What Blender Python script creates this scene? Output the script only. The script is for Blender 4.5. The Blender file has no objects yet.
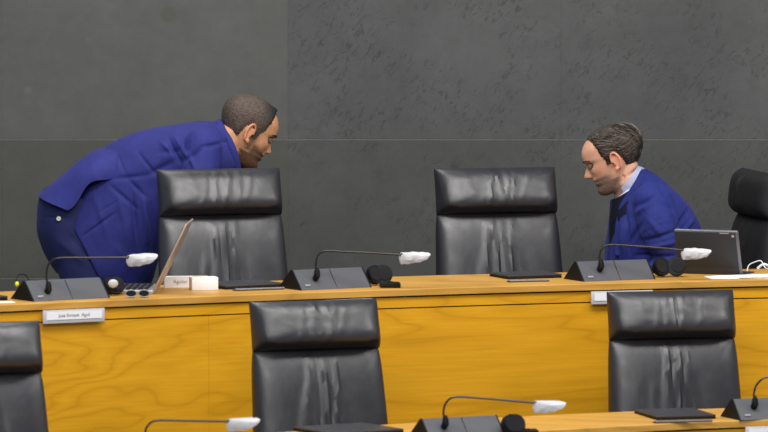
import bpy, bmesh, math, random
from mathutils import Vector, Matrix, noise
random.seed(7)
PI = math.pi
def R(a): return math.radians(a)
# ------------------------------------------------------------------ camera, world, lights, exposure
sc = bpy.context.scene
col = sc.collection
W_PX, H_PX = 768, 432
F_PX = 6270.0
CAM = Vector((0, -22.0, 2.462)); PITCH = R(3.8)
cd = bpy.data.cameras.new('camera'); cam = bpy.data.objects.new('camera', cd); col.objects.link(cam)
cd.sensor_width = 36; cd.lens = F_PX / W_PX * 36; cd.clip_end = 200
cam.location = CAM; cam.rotation_euler = (PI/2 - PITCH, 0, 0)
cd.dof.use_dof = True; cd.dof.focus_distance = 23.0; cd.dof.aperture_fstop = 4.5
sc.camera = cam
wd = bpy.data.worlds.new('world'); sc.world = wd; wd.use_nodes = True
wd.node_tree.nodes['Background'].inputs[0].default_value = (0.80, 0.88, 1.0, 1)
wd.node_tree.nodes['Background'].inputs[1].default_value = 0.30
def area(name, loc, target, sx, sy, power, colr=(1, 1, 1)):
    l = bpy.data.lights.new(name, 'AREA'); l.shape = 'RECTANGLE'; l.size = sx; l.size_y = sy
    l.energy = power; l.color = colr
    o = bpy.data.objects.new(name, l); col.objects.link(o); o.location = loc
    o.rotation_euler = (Vector(target) - Vector(loc)).to_track_quat('-Z', 'Y').to_euler()
    return o
area('ceiling_and_fill_light', (0.6, -2.6, 5.2), (0, 0.6, 0.9), 5.0, 1.4, 250, (1.0, 0.97, 0.93))
area('ceiling_and_fill_light', (-1.5, 1.0, 5.4), (-0.4, 0.6, 0.9), 4.0, 0.7, 90, (1.0, 0.98, 0.95))
area('ceiling_and_fill_light', (4.6, -1.2, 4.2), (0.3, 0.6, 1.0), 1.2, 1.2, 60, (1.0, 0.95, 0.88))
area('ceiling_and_fill_light', (-0.5, -9.0, 5.5), (0, 0.3, 0.6), 4.5, 1.2, 260, (1.0, 0.97, 0.93))  # added frontal fill that brightens the wood front and leather, no ceiling fitting
sc.view_settings.view_transform = 'Standard'; sc.view_settings.look = 'None'
sc.view_settings.exposure = 0.22; sc.view_settings.gamma = 1.0; sc.view_settings.use_curve_mapping = False

# ------------------------------------------------------------------ measuring helpers
def ray(px, py):
    vx, vy = (px - 384) / F_PX, (216 - py) / F_PX
    return Vector((vx, math.cos(PITCH) + vy * math.sin(PITCH), -math.sin(PITCH) + vy * math.cos(PITCH)))
def atY(px, py, Y):
    d = ray(px, py); return CAM + d * ((Y - CAM.y) / d.y)
def onz(px, py, z):
    d = ray(px, py); return CAM + d * ((z - CAM.z) / d.z)
def lerp(a, b, t): return a + (b - a) * t
def interp(x, pts):
    if x <= pts[0][0]:
        (x0, y0), (x1, y1) = pts[0], pts[1]
    elif x >= pts[-1][0]:
        (x0, y0), (x1, y1) = pts[-2], pts[-1]
    else:
        for i in range(len(pts) - 1):
            if pts[i][0] <= x <= pts[i+1][0]:
                (x0, y0), (x1, y1) = pts[i], pts[i+1]; break
    return y0 + (y1 - y0) * (x - x0) / (x1 - x0)
def cl(x, pts):   # clamped interp
    return interp(min(max(x, pts[0][0]), pts[-1][0]), pts)
def smooth(x, pts):   # smoothstep-free catmull-rom, clamped
    n = len(pts)
    if x <= pts[0][0]: return pts[0][1]
    if x >= pts[-1][0]: return pts[-1][1]
    for i in range(n - 1):
        if pts[i][0] <= x <= pts[i+1][0]: break
    x0, y0 = pts[i]; x1, y1 = pts[i+1]; h = x1 - x0; t = (x - x0) / h
    m0 = (y1 - pts[i-1][1]) / (x1 - pts[i-1][0]) if i > 0 else (y1 - y0) / h
    m1 = (pts[i+2][1] - y0) / (pts[i+2][0] - x0) if i < n - 2 else (y1 - y0) / h
    return (2*t**3-3*t*t+1)*y0 + (t**3-2*t*t+t)*h*m0 + (-2*t**3+3*t*t)*y1 + (t**3-t*t)*h*m1
def sstep(a, b, x):
    t = min(max((x - a) / (b - a), 0), 1); return t*t*(3-2*t)
def fbm(p, o=3):
    s, a = 0, 1
    for i in range(o):
        s += a * noise.noise(p); p = p * 2.03; a *= .5
    return s

# ------------------------------------------------------------------ materials
def mat(name, base, rough=.5, metal=0, spec=.5, **kw):
    m = bpy.data.materials.new(name); m.use_nodes = True
    b = m.node_tree.nodes['Principled BSDF']
    b.inputs['Base Color'].default_value = (*base, 1); b.inputs['Roughness'].default_value = rough
    b.inputs['Metallic'].default_value = metal; b.inputs['Specular IOR Level'].default_value = spec
    for k, v in kw.items(): b.inputs[k.replace('_', ' ')].default_value = v
    return m
class NT:
    def __init__(s, m): s.t = m.node_tree; s.n = s.t.nodes; s.b = s.n['Principled BSDF']
    def new(s, typ, **kw):
        x = s.n.new(typ)
        for k, v in kw.items():
            if hasattr(x, k): setattr(x, k, v)
            else: x.inputs[k].default_value = v
        return x
    def link(s, a, b): s.t.links.new(a, b)
    def coord(s, scale=(1,1,1), out='Object', rot=(0,0,0)):
        c = s.new('ShaderNodeTexCoord'); mp = s.new('ShaderNodeMapping')
        mp.inputs['Scale'].default_value = scale; mp.inputs['Rotation'].default_value = rot
        s.link(c.outputs[out], mp.inputs[0]); return mp.outputs[0]
    def noise(s, vec, scale, detail=4, rough=.55, dist=0):
        x = s.new('ShaderNodeTexNoise'); x.inputs['Scale'].default_value = scale; x.inputs['Detail'].default_value = detail
        x.inputs['Roughness'].default_value = rough; x.inputs['Distortion'].default_value = dist
        s.link(vec, x.inputs['Vector']); return x
    def ramp(s, fac, stops):
        r = s.new('ShaderNodeValToRGB'); e = r.color_ramp.elements
        while len(e) < len(stops): e.new(.5)
        for i, (p, c) in enumerate(stops):
            e[i].position = p; e[i].color = (*c, 1) if len(c) == 3 else c
        s.link(fac, r.inputs[0]); return r
    def mix(s, a, b, fac, mode='MIX'):
        x = s.new('ShaderNodeMix', data_type='RGBA', blend_type=mode)
        for v, i in ((a, 6), (b, 7)):
            if isinstance(v, tuple): x.inputs[i].default_value = (*v, 1)
            else: s.link(v, x.inputs[i])
        if isinstance(fac, (int, float)): x.inputs[0].default_value = fac
        else: s.link(fac, x.inputs[0])
        return x.outputs[2]
    def bump(s, h, strength, dist=.01, normal=None):
        x = s.new('ShaderNodeBump'); x.inputs['Strength'].default_value = strength; x.inputs['Distance'].default_value = dist
        s.link(h, x.inputs['Height'])
        if normal: s.link(normal, x.inputs['Normal'])
        s.link(x.outputs[0], s.b.inputs['Normal']); return x.outputs[0]

def wood(name, dark, mid, light, rough=.4, rot=0, seed=0, sc_=1.0):
    m = mat(name, mid, rough, spec=.25); t = NT(m)
    v = t.coord((.26*sc_, 1.0*sc_, 2.6*sc_), rot=(0, rot, 0))
    mp = v.node; mp.inputs['Location'].default_value = (seed, seed*.7, seed*.3)
    n1 = t.noise(v, 1.25, 3, .45, .45)
    mu = t.new('ShaderNodeMath', operation='MULTIPLY'); t.link(n1.outputs['Fac'], mu.inputs[0]); mu.inputs[1].default_value = 30
    fr = t.new('ShaderNodeMath', operation='PINGPONG'); t.link(mu.outputs[0], fr.inputs[0]); fr.inputs[1].default_value = 1
    v2 = t.coord((4*sc_, 6*sc_, 110*sc_)); n2 = t.noise(v2, 1.0, 4, .6)
    c1 = t.ramp(fr.outputs[0], [(0, tuple(x*.80 for x in mid)), (.22, mid), (1, light)])
    n4 = t.noise(v, .9, 3, .5, .3)
    c2 = t.ramp(n4.outputs['Fac'], [(.3, dark), (.55, mid), (.75, light)])
    c = t.mix(c1.outputs[0], c2.outputs[0], .35)
    f = t.ramp(n2.outputs['Fac'], [(.3, (.86,.84,.80)), (.7, (1.05,1.05,1.05))])
    c = t.mix(c, f.outputs[0], .7, 'MULTIPLY')
    t.link(c, t.b.inputs['Base Color']); t.bump(n2.outputs['Fac'], .12, .002)
    return m
M = {}
M['wood_panel'] = wood('honey_wood_veneer', (.60,.275,.006), (.70,.34,.010), (.78,.40,.016), .5, seed=2.1)
M['wood_top'] = wood('desk_top_wood', (.46,.225,.035), (.56,.295,.055), (.64,.36,.085), .42, seed=5.3)
def leather(name, base, rough, bumps=.25):
    m = mat(name, base, rough, spec=.8 if base[0] > .01 else .4); t = NT(m)
    v = t.coord(); n = t.noise(v, 260, 3); n2 = t.noise(v, 14, 3)
    r = t.ramp(n2.outputs['Fac'], [(.3, (rough-.06,)*3), (.7, (rough+.08,)*3)]); t.link(r.outputs[0], t.b.inputs['Roughness'])
    nn = t.bump(n.outputs['Fac'], bumps, .0008)
    b2 = t.new('ShaderNodeBump'); b2.inputs['Strength'].default_value = .22; b2.inputs['Distance'].default_value = .006
    vv = t.coord((1, 1, .35)); n3 = t.noise(vv, 20, 2, .5, .6); t.link(n3.outputs['Fac'], b2.inputs['Height']); t.link(nn, b2.inputs['Normal']); t.link(b2.outputs[0], t.b.inputs['Normal'])
    return m
M['leather'] = leather('black_leather', (.013,.013,.018), .42)
M['leather_backlit'] = leather('backlit_black_leather', (.006,.006,.007), .6)  # darker, duller copy of the leather, its backlit shade put into the colour
M['black_plastic'] = mat('black_plastic', (.007,.007,.008), .6, spec=.2)
M['chrome'] = mat('chrome', (.5,.5,.52), .2, 1)
M['gun'] = mat('dark_metal', (.05,.048,.045), .35, .8)
M['console'] = mat('slate_grey_plastic', (.085,.087,.098), .5, spec=.35)
M['white'] = mat('white_paper', (.85,.85,.88), .7)
M['sleeve'] = mat('white_tissue_sleeve', (.9,.9,.93), .7)
_t = NT(M['sleeve']); _tr = _t.new('ShaderNodeBsdfTranslucent'); _tr.inputs[0].default_value = (.9,.9,.93,1); _mx = _t.new('ShaderNodeMixShader'); _mx.inputs[0].default_value = .45
_t.link(_t.b.outputs[0], _mx.inputs[1]); _t.link(_tr.outputs[0], _mx.inputs[2]); _t.link(_mx.outputs[0], _t.n['Material Output'].inputs[0])
M['pad'] = mat('grey_pad', (.25,.26,.28), .5)
M['pen'] = mat('dull_steel', (.16,.155,.15), .4, .6)
M['rim'] = mat('grey_tablet_rim', (.16,.16,.18), .35, .4)
M['rubber'] = mat('black_foam', (.02,.02,.022), .9, spec=.1)
M['ink'] = mat('grey_ink', (.10,.10,.12), .6)
M['plate'] = mat('pale_plate', (.55,.55,.57), .4)
M['silver'] = mat('silver_metal', (.55,.54,.55), .35, .8)
M['rose'] = mat('rose_beige_aluminium', (.50,.40,.33), .38, .5)
M['yellow'] = mat('yellow_cap', (.85,.75,.02), .4)
M['kraft'] = mat('kraft_card', (.62,.40,.18), .7)
M['laptop'] = mat('charcoal_laptop_lid', (.035,.036,.042), .38)
M['screen'] = mat('dark_screen', (.01,.01,.012), .15)
M['folio'] = mat('charcoal_folio_fabric', (.022,.023,.028), .6)
def suit(name, base, sc2=1):
    m = mat(name, base, .75, spec=.25, Sheen_Weight=.08, Sheen_Roughness=.5); t = NT(m)
    t.b.inputs['Sheen Tint'].default_value = (.35,.38,1,1)
    v = t.coord(); n = t.noise(v, 900, 2); n2 = t.noise(v, 9, 3, .5, 1.0)
    c = t.ramp(n2.outputs['Fac'], [(.25, tuple(x*.85 for x in base)), (.75, tuple(x*1.12 for x in base))])
    t.link(c.outputs[0], t.b.inputs['Base Color'])
    a = t.bump(n.outputs['Fac'], .25, .0006)
    b2 = t.new('ShaderNodeBump'); b2.inputs['Strength'].default_value = .45; b2.inputs['Distance'].default_value = .012
    v3 = t.coord((1, .5, .35), rot=(0, .5, 0)); n3 = t.noise(v3, 16, 2, .5, .5)
    t.link(n3.outputs['Fac'], b2.inputs['Height']); t.link(a, b2.inputs['Normal']); t.link(b2.outputs[0], t.b.inputs['Normal'])
    return m
M['suit_blue'] = suit('royal_blue_wool', (.021,.025,.165))
M['suit_navy'] = suit('blue_wool', (.013,.021,.155))
M['trouser'] = suit('dark_blue_wool', (.011,.014,.075))
M['shirt'] = mat('pale_blue_cotton', (.66,.70,.92), .8)
M['navy_cloth'] = mat('dark_navy_cloth', (.004,.005,.018), .8, spec=.2)
M['tie'] = mat('dark_tie', (.008,.009,.02), .7)
M['button'] = mat('pearl_button', (.5,.55,.45), .3)
M['shoe'] = mat('black_shoe_leather', (.01,.01,.01), .25)
def skin(name, base):   # hair stubble is dyed by the 'beard' vertex mask: a colour the face itself has
    m = mat(name, base, .5, spec=.4, Subsurface_Weight=.08); t = NT(m)
    t.b.inputs['Subsurface Radius'].default_value = (.8,.3,.15); t.b.inputs['Subsurface Scale'].default_value = .01
    a = t.new('ShaderNodeAttribute', attribute_name='beard'); v = t.coord(); n = t.noise(v, 420, 2); n2 = t.noise(v, 30, 3)
    r = t.ramp(n2.outputs['Fac'], [(.3, tuple(x*.86 for x in base)), (.7, tuple(min(1, x*1.1) for x in base))])
    return m, t, a, n, r, v
def face_mat(name, base, beard_col, k):
    m, t, a, n, r, v = skin(name, base)
    sep = t.new('ShaderNodeSeparateColor'); t.link(a.outputs['Color'], sep.inputs[0])
    redn = t.mix(r.outputs[0], (base[0]*.95, base[1]*.60, base[2]*.55), sep.outputs[1])
    mm = t.new('ShaderNodeMath', operation='MULTIPLY_ADD'); t.link(n.outputs['Fac'], mm.inputs[0]); mm.inputs[1].default_value = 1.1; mm.inputs[2].default_value = -.05+k
    m2 = t.new('ShaderNodeMath', operation='MULTIPLY', use_clamp=True); t.link(mm.outputs[0], m2.inputs[0]); t.link(sep.outputs[0], m2.inputs[1])
    c = t.mix(redn, beard_col, m2.outputs[0]); t.link(c, t.b.inputs['Base Color'])
    t.bump(n.outputs['Fac'], .2, .001); return m
M['face_olive'] = face_mat('olive_skin', (.60,.30,.155), (.035,.022,.016), .35)
M['face_fair'] = face_mat('fair_skin', (.68,.37,.25), (.12,.088,.072), .34)
def hairmat(name, a_, b_, rot=0, sx=40, top=None, stretch=(1, 1, 1)):
    m = mat(name, a_, .5, spec=.35); t = NT(m)
    v = t.coord(stretch); n = t.noise(v, sx, 4, .65); r = t.ramp(n.outputs['Fac'], [(.32, a_), (.68, b_)])
    t.link(r.outputs[0], t.b.inputs['Base Color']); t.bump(n.outputs['Fac'], .8, .004)
    at = t.new('ShaderNodeAttribute', attribute_name='fade'); sep = t.new('ShaderNodeSeparateColor'); t.link(at.outputs['Color'], sep.inputs[0])
    if top: t.link(t.mix(r.outputs[0], top, sep.outputs[0]), t.b.inputs['Base Color'])
    return m
M['hair_buzz'] = hairmat('cropped_brown_hair', (.022,.015,.012), (.135,.098,.078), sx=170, top=(.012,.009,.009))
M['hair_swept'] = hairmat('greying_brown_hair', (.012,.008,.006), (.07,.050,.038), sx=60, stretch=(.6, 3.0, 3.0))
M['strand_brown'] = mat('brown_hair_strand', (.025,.017,.012), .55)
M['strand_grey'] = mat('grey_hair_strand', (.16,.13,.11), .55)
M['brow'] = mat('brow_hair', (.015,.010,.008), .7)
M['eye'] = mat('eye_white', (.10,.085,.08), .4)
M['iris'] = mat('dark_iris', (.012,.008,.006), .15)
M['lip'] = mat('lip', (.36,.13,.10), .5)
M['carpet'] = mat('grey_carpet', (.06,.06,.065), .95)

def stone(name, dark, lite, rough_amt, scale=1, spots=()):
    m = mat(name, lite, .62, spec=.35); t = NT(m)
    v = t.new('ShaderNodeNewGeometry').outputs['Position']; n1 = t.noise(v, 2.2, 5, .6, .3); n2 = t.noise(v, 16, 6, .7)
    base = t.ramp(n1.outputs['Fac'], [(.25, dark), (.75, lite)])
    # flaked slate: short slanting pits gathered in patches
    m1 = t.new('ShaderNodeMapping'); m1.inputs['Rotation'].default_value = (0, R(-35), 0); t.link(v, m1.inputs[0])
    m2_ = t.new('ShaderNodeMapping'); m2_.inputs['Scale'].default_value = (62, 50, 26); t.link(m1.outputs[0], m2_.inputs[0]); vs = m2_.outputs[0]
    n3 = t.noise(vs, 1.0, 5, .68, 1.1)
    patch = t.noise(v, 5, 2)
    pm = t.ramp(patch.outputs['Fac'], [(.42, (.08,.08,.08)), (.58, (1,1,1))])
    pit = t.ramp(n3.outputs['Fac'], [(.37, (1,1,1)), (.46, (0,0,0))])
    f = t.new('ShaderNodeMath', operation='MULTIPLY'); t.link(pm.outputs[0], f.inputs[0]); t.link(pit.outputs[0], f.inputs[1])
    g = t.new('ShaderNodeMath', operation='MULTIPLY'); t.link(f.outputs[0], g.inputs[0]); g.inputs[1].default_value = rough_amt
    c = t.mix(base.outputs[0], tuple(x*.55 for x in dark), g.outputs[0])
    c = t.mix(c, t.ramp(n2.outputs['Fac'], [(.3,(.88,.88,.88)),(.7,(1.08,1.08,1.08))]).outputs[0], .8, 'MULTIPLY')
    for (x, z, r, colr, k) in spots:   # stains with their own outline on the stone
        co = t.coord(); sp = t.new('ShaderNodeVectorMath', operation='DISTANCE'); t.link(co, sp.inputs[0]); sp.inputs[1].default_value = (x, 0, z)
        nn = t.new('ShaderNodeMath', operation='MULTIPLY_ADD'); t.link(n2.outputs['Fac'], nn.inputs[0]); nn.inputs[1].default_value = r*.5; t.link(sp.outputs['Value'], nn.inputs[2])
        rr = t.new('ShaderNodeMapRange'); t.link(nn.outputs[0], rr.inputs[0]); rr.inputs[1].default_value = r*1.25; rr.inputs[2].default_value = r*(.9 if k > .5 else .3); rr.inputs[3].default_value = 0; rr.inputs[4].default_value = k if k < .5 else .45
        c = t.mix(c, colr, rr.outputs[0])
    t.link(c, t.b.inputs['Base Color'])
    ha = t.new('ShaderNodeMath', operation='SUBTRACT'); ha.inputs[0].default_value = 1; t.link(g.outputs[0], ha.inputs[1])
    hb = t.new('ShaderNodeMath', operation='MULTIPLY_ADD'); t.link(n2.outputs['Fac'], hb.inputs[0]); hb.inputs[1].default_value = .15 + .5*rough_amt; t.link(ha.outputs[0], hb.inputs[2])
    t.bump(hb.outputs[0], .35 * (rough_amt + .15), .006)
    return m

# ------------------------------------------------------------------ object helpers
def link(o, parent=None, loc=None):
    col.objects.link(o)
    if parent: o.parent = parent
    if loc is not None: o.location = loc
    return o
def shade(me, ang=None):
    for p in me.polygons: p.use_smooth = True
    if ang is not None:
        bm = bmesh.new(); bm.from_mesh(me); bm.normal_update()
        for e in bm.edges:
            if len(e.link_faces) == 2 and e.calc_face_angle(0) > ang: e.smooth = False
        bm.to_mesh(me); bm.free()
def obj(name, bm, m, parent=None, ang=R(35), loc=None):
    me = bpy.data.meshes.new(name); bmesh.ops.recalc_face_normals(bm, faces=bm.faces[:]); bm.to_mesh(me); bm.free()
    me.materials.append(m); shade(me, ang)
    return link(bpy.data.objects.new(name, me), parent, loc)
def mobj(name, me, m, parent=None):
    me.name = name; me.materials.clear(); me.materials.append(m)
    for p in me.polygons: p.use_smooth = True
    return link(bpy.data.objects.new(name, me), parent)
def tag(o, label=None, cat=None, group=None, kind=None):
    for k, v in (('label', label), ('category', cat), ('group', group), ('kind', kind)):
        if v: o[k] = v
    return o
def thing(name, label, cat, loc=(0,0,0), rz=0, group=None):
    o = bpy.data.objects.new(name, None); o.empty_display_size = .05; col.objects.link(o)
    o.location = loc; o.rotation_euler = (0, 0, rz); return tag(o, label, cat, group)
def copy_tree(o, parent=None):
    c = o.copy(); col.objects.link(c); c.parent = parent
    for ch in list(o.children): copy_tree(ch, c)
    return c
def add_box(bm, c, s, bevel=0, rot=None, seg=2):
    r = bmesh.ops.create_cube(bm, size=1); vs = r['verts']
    bmesh.ops.scale(bm, vec=s, verts=vs)
    if bevel:
        es = list({e for v in vs for e in v.link_edges})
        rr = bmesh.ops.bevel(bm, geom=es, offset=bevel, segments=seg, affect='EDGES', profile=.5)
        vs = list({v for f in rr['faces'] for v in f.verts} | {v for v in vs if v.is_valid})
    if rot is not None: bmesh.ops.rotate(bm, cent=(0,0,0), matrix=rot, verts=vs)
    bmesh.ops.translate(bm, vec=c, verts=vs); return vs
def add_tube(bm, pts, rad, seg=10, caps=True):
    pts = [Vector(p) for p in pts]; rings = []; up = Vector((.13, .2, .97)).normalized()
    if not isinstance(rad, (list, tuple)): rad = [rad]*len(pts)
    for i, p in enumerate(pts):
        d = (pts[min(i+1, len(pts)-1)] - pts[max(i-1, 0)]).normalized()
        s = d.cross(up)
        if s.length < .05: s = d.cross(Vector((1,0,0)))
        s.normalize(); u = s.cross(d).normalized()
        rings.append([bm.verts.new(p + (s*math.cos(a) + u*math.sin(a))*rad[i]) for a in [2*PI*k/seg for k in range(seg)]])
    for a, b in zip(rings, rings[1:]):
        for k in range(seg): bm.faces.new((a[k], a[(k+1)%seg], b[(k+1)%seg], b[k]))
    if caps: bm.faces.new(rings[0]); bm.faces.new(rings[-1])
def add_ell(bm, c, r, rot=None, u=24, v=16):
    x = bmesh.ops.create_uvsphere(bm, u_segments=u, v_segments=v, radius=1)['verts']
    bmesh.ops.scale(bm, vec=r, verts=x)
    if rot is not None: bmesh.ops.rotate(bm, cent=(0,0,0), matrix=rot, verts=x)
    bmesh.ops.translate(bm, vec=c, verts=x); return x
def add_cyl(bm, c, r, h, rot=None, seg=24, r2=None):
    x = bmesh.ops.create_cone(bm, cap_ends=True, segments=seg, radius1=r, radius2=r if r2 is None else r2, depth=h)['verts']
    if rot is not None: bmesh.ops.rotate(bm, cent=(0,0,0), matrix=rot, verts=x)
    bmesh.ops.translate(bm, vec=c, verts=x); return x
def bez(pts, n=24):   # catmull-rom through points
    P = [Vector(p) for p in pts]; P = [P[0]*2-P[1]] + P + [P[-1]*2-P[-2]]; out = []
    for i in range(1, len(P)-2):
        for k in range(n):
            t = k/n; a, b, c, d = P[i-1:i+3]
            out.append(.5*((2*b) + (c-a)*t + (2*a-5*b+4*c-d)*t*t + (3*b-a-3*c+d)*t**3))
    out.append(P[-2]); return out
def RX(a): return Matrix.Rotation(a, 3, 'X')
def RY(a): return Matrix.Rotation(a, 3, 'Y')
def RZ(a): return Matrix.Rotation(a, 3, 'Z')

# ------------------------------------------------------------------ desks: edges of the curved rows
Z1 = .74
def fitq(pts):   # least squares quadratic
    import numpy as np
    a = np.array(pts, float); k = np.polyfit(a[:,0], a[:,1], 2); return lambda x: float(k[0]*x*x + k[1]*x + k[2])
mid_bot = fitq([(0,311.5),(40,309.6),(90,307.2),(170,303.8),(240,301.8),(385,296.5),(470,293.8),(560,290.6),(700,287.2),(768,286.2)])
front1 = lambda x: mid_bot(x) - 6.6
back1 = lambda x: front1(x) - cl(x, [(0,13.2),(440,12.8),(744,10.8)])
Z2 = None
fr_back = fitq([(400,423.5),(525,416.3),(605,412.3),(635,411.2),(768,407)])
fr_front = lambda x: fr_back(x) + cl(x, [(400,17),(730,12.6)])
xs = [-330 + 30*i for i in range(48)]
F1 = [onz(x, front1(x), Z1) for x in xs]; B1 = [onz(x, back1(x), Z1) for x in xs]
def near(P, X):
    return cl(X, [(p.x, p.y) for p in P])
# tier height of the front row: its back edge lies one row pitch in front of the middle row's
pr = atY(605, fr_back(605), near(B1, atY(605, 412, -.45).x) - 1.22); Z2 = pr.z
F2 = [onz(x, fr_front(x), Z2) for x in xs]; B2 = [onz(x, fr_back(x), Z2) for x in xs]
FL1, FL2 = 0.0, Z2 - .74
print('Z2', Z2, 'F1', F1[11], F1[24], F1[36], 'B1', B1[24])

def band(P, z0, z1, off0, off1):
    """strip between polyline offset off0 (front) and off1 (back), closed solid z0..z1"""
    bm = bmesh.new(); n = len(P); rings = []
    for i, p in enumerate(P):
        d = (P[min(i+1,n-1)] - P[max(i-1,0)]); d.z = 0; d.normalize(); nr = Vector((-d.y, d.x, 0))
        a = p + nr*off0; b = p + nr*off1
        rings.append([bm.verts.new((a.x,a.y,z0)), bm.verts.new((a.x,a.y,z1)), bm.verts.new((b.x,b.y,z1)), bm.verts.new((b.x,b.y,z0))])
    for a, b in zip(rings, rings[1:]):
        for k in range(4): bm.faces.new((a[k], a[(k+1)%4], b[(k+1)%4], b[k]))
    bm.faces.new(rings[0]); bm.faces.new(rings[-1]); return bm
def slab(Fp, Bp, z0, z1, ch=.003):
    bm = bmesh.new(); rings = []
    for f, b in zip(Fp, Bp):
        d = (b - f); d.z = 0; d.normalize()
        prof = [(f, 0, z0), (f, 0, z1-ch), (f, ch, z1), (b, -ch, z1), (b, 0, z1-ch), (b, 0, z0)]
        rings.append([bm.verts.new((p.x + d.x*o, p.y + d.y*o, z)) for p, o, z in prof])
    for a, b in zip(rings, rings[1:]):
        for k in range(6): bm.faces.new((a[k], a[(k+1)%6], b[(k+1)%6], b[k]))
    bm.faces.new(rings[0]); bm.faces.new(rings[-1]); return bm
def desk_row(Fp, Bp, z, zf, label):
    t = thing('curved_desk', label, 'desk', (Fp[24].x, Fp[24].y, zf))
    inv = Matrix.Translation(-t.location)
    def put(name, bm, m):
        bm.transform(inv); return obj(name, bm, m, t)
    put('desk_top', slab(Fp, Bp, z-.024, z), M['wood_top'])
    put('shadow_gap', band(Fp, z-.030, z-.0245, .020, .05), M['black_plastic'])
    put('upper_rail', band(Fp, z-.066, z-.0305, .010, .05), M['wood_panel'])
    put('groove', band(Fp, z-.070, z-.0665, .016, .05), M['black_plastic'])
    # long veneer panels with a hairline joint between them
    cuts = [0, 3, 18, 35, 47]
    for a, b in zip(cuts, cuts[1:]):
        seg = [p.copy() for p in Fp[a:b+1]]; d0 = (seg[1]-seg[0]).normalized()*.0003; d1 = (seg[-1]-seg[-2]).normalized()*.0003
        seg[0] += d0; seg[-1] -= d1
        put('front_panel', band(seg, zf+.08, z-.0705, .011, .04), M['wood_panel'])
    put('plinth', band(Fp, zf, zf+.0795, .03, .05), M['black_plastic'])
    for i in (3, 15, 32, 44):     # supports under the top, carried by the floor
        f, b = Fp[i], Bp[i]; d = (b-f); L = d.length; d.normalize()
        bm = bmesh.new(); add_box(bm, ((f+b)/2 + Vector((0,0,0))).to_tuple()[:2] + ((zf+z-.024)/2,), (.03, L*.72, z-.0245-zf), .002, rot=RZ(math.atan2(d.y, d.x)-PI/2))
        put('support', bm, M['wood_panel'])
    return t
desk_row(F1, B1, Z1, FL1, 'long curved honey-wood desk crossing the middle of the view, before the two men')
desk_row(F2, B2, Z2, FL2, 'nearest curved wooden desk along the bottom edge, lower right corner')

# ------------------------------------------------------------------ floors (tiers)
def floor_piece(name, poly, z0, z1, m):
    bm = bmesh.new(); a = [bm.verts.new((x, y, z0)) for x, y in poly]; b = [bm.verts.new((x, y, z1)) for x, y in poly]
    bm.faces.new(a); bm.faces.new(b); n = len(poly)
    for i in range(n): bm.faces.new((a[i], a[(i+1)%n], b[(i+1)%n], b[i]))
    return tag(obj(name, bm, m), kind='structure')
WALLY = 2.35
front_line = [(p.x, p.y+.0) for p in F1]
floor_piece('floor', [(-2.6, WALLY)] + [(x, y+.03) for x, y in front_line] + [(2.9, WALLY)], FL2-.3, FL1, M['carpet'])
floor_piece('floor', [(p.x, p.y+.029) for p in F1][::-1] + [(p.x, p.y+.0) for p in F2], FL2-.3, FL2, M['carpet'])
# ------------------------------------------------------------------ back wall of big slate panels
WZ = lambda py: atY(384, py, WALLY).z
WX = lambda px: atY(px, 139, WALLY).x
t = bpy.data.objects.new('wall_back', None)
bm = bmesh.new(); add_box(bm, (-.95, WALLY+.0565, (WZ(-420)+WZ(560))/2-.0), (9.4, .10, WZ(-420)-WZ(560)))
wall = tag(obj('wall_back', bm, mat('joint_mortar', (.22,.22,.20), .9)), kind='structure')
tanc = (.05,.052,.035)
px_cols = [-1150, -860, -572, -284, 2, 288, 561, 836, 1110, 1390]; rows_ = [-420, -279, -139.5, -1.6, 139.6, 278.5, 418, 557]
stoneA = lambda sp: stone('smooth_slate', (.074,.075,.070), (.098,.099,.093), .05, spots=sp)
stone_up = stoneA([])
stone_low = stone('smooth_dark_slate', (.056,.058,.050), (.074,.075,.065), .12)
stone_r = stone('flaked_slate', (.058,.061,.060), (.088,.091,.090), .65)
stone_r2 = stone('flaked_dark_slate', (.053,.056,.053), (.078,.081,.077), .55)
for i in range(len(px_cols)-1):
    for j in range(len(rows_)-1):
        x0, x1 = WX(px_cols[i])+.0002, WX(px_cols[i+1])-.0002; z1_, z0_ = WZ(rows_[j])-.0015, WZ(rows_[j+1])+.0015
        bm = bmesh.new(); add_box(bm, (0,0,0), (x1-x0, .036, z1_-z0_), .0004, seg=1)
        cx, cz = (x0+x1)/2, (z0_+z1_)/2
        if i == 4 and j == 3:
            def sp(px, py): return (WX(px)-cx, WZ(py)-cz)
            s = []
            for px, py, r, cc, k in [(169,15,11.5,(.060,.062,.036),.6),(28,90,7,(.26,.26,.26),.4),(31,83,5,(.28,.28,.28),.4),(88,40,6,(.24,.24,.23),.4),(146,9,4,(.28,.28,.28),.4),(81,92.5,1.5,(.35,.34,.28),.45),(190,3,5,(.2,.21,.22),.3)]:
                x, z = sp(px, py); s.append((x, z, r/268, cc, k))
            mm = stoneA(s)
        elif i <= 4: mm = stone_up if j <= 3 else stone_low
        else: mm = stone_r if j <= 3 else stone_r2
        o = obj('stone_panel', bm, mm, wall, loc=(cx, WALLY+.0225, cz))
        for e in (): pass
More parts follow.
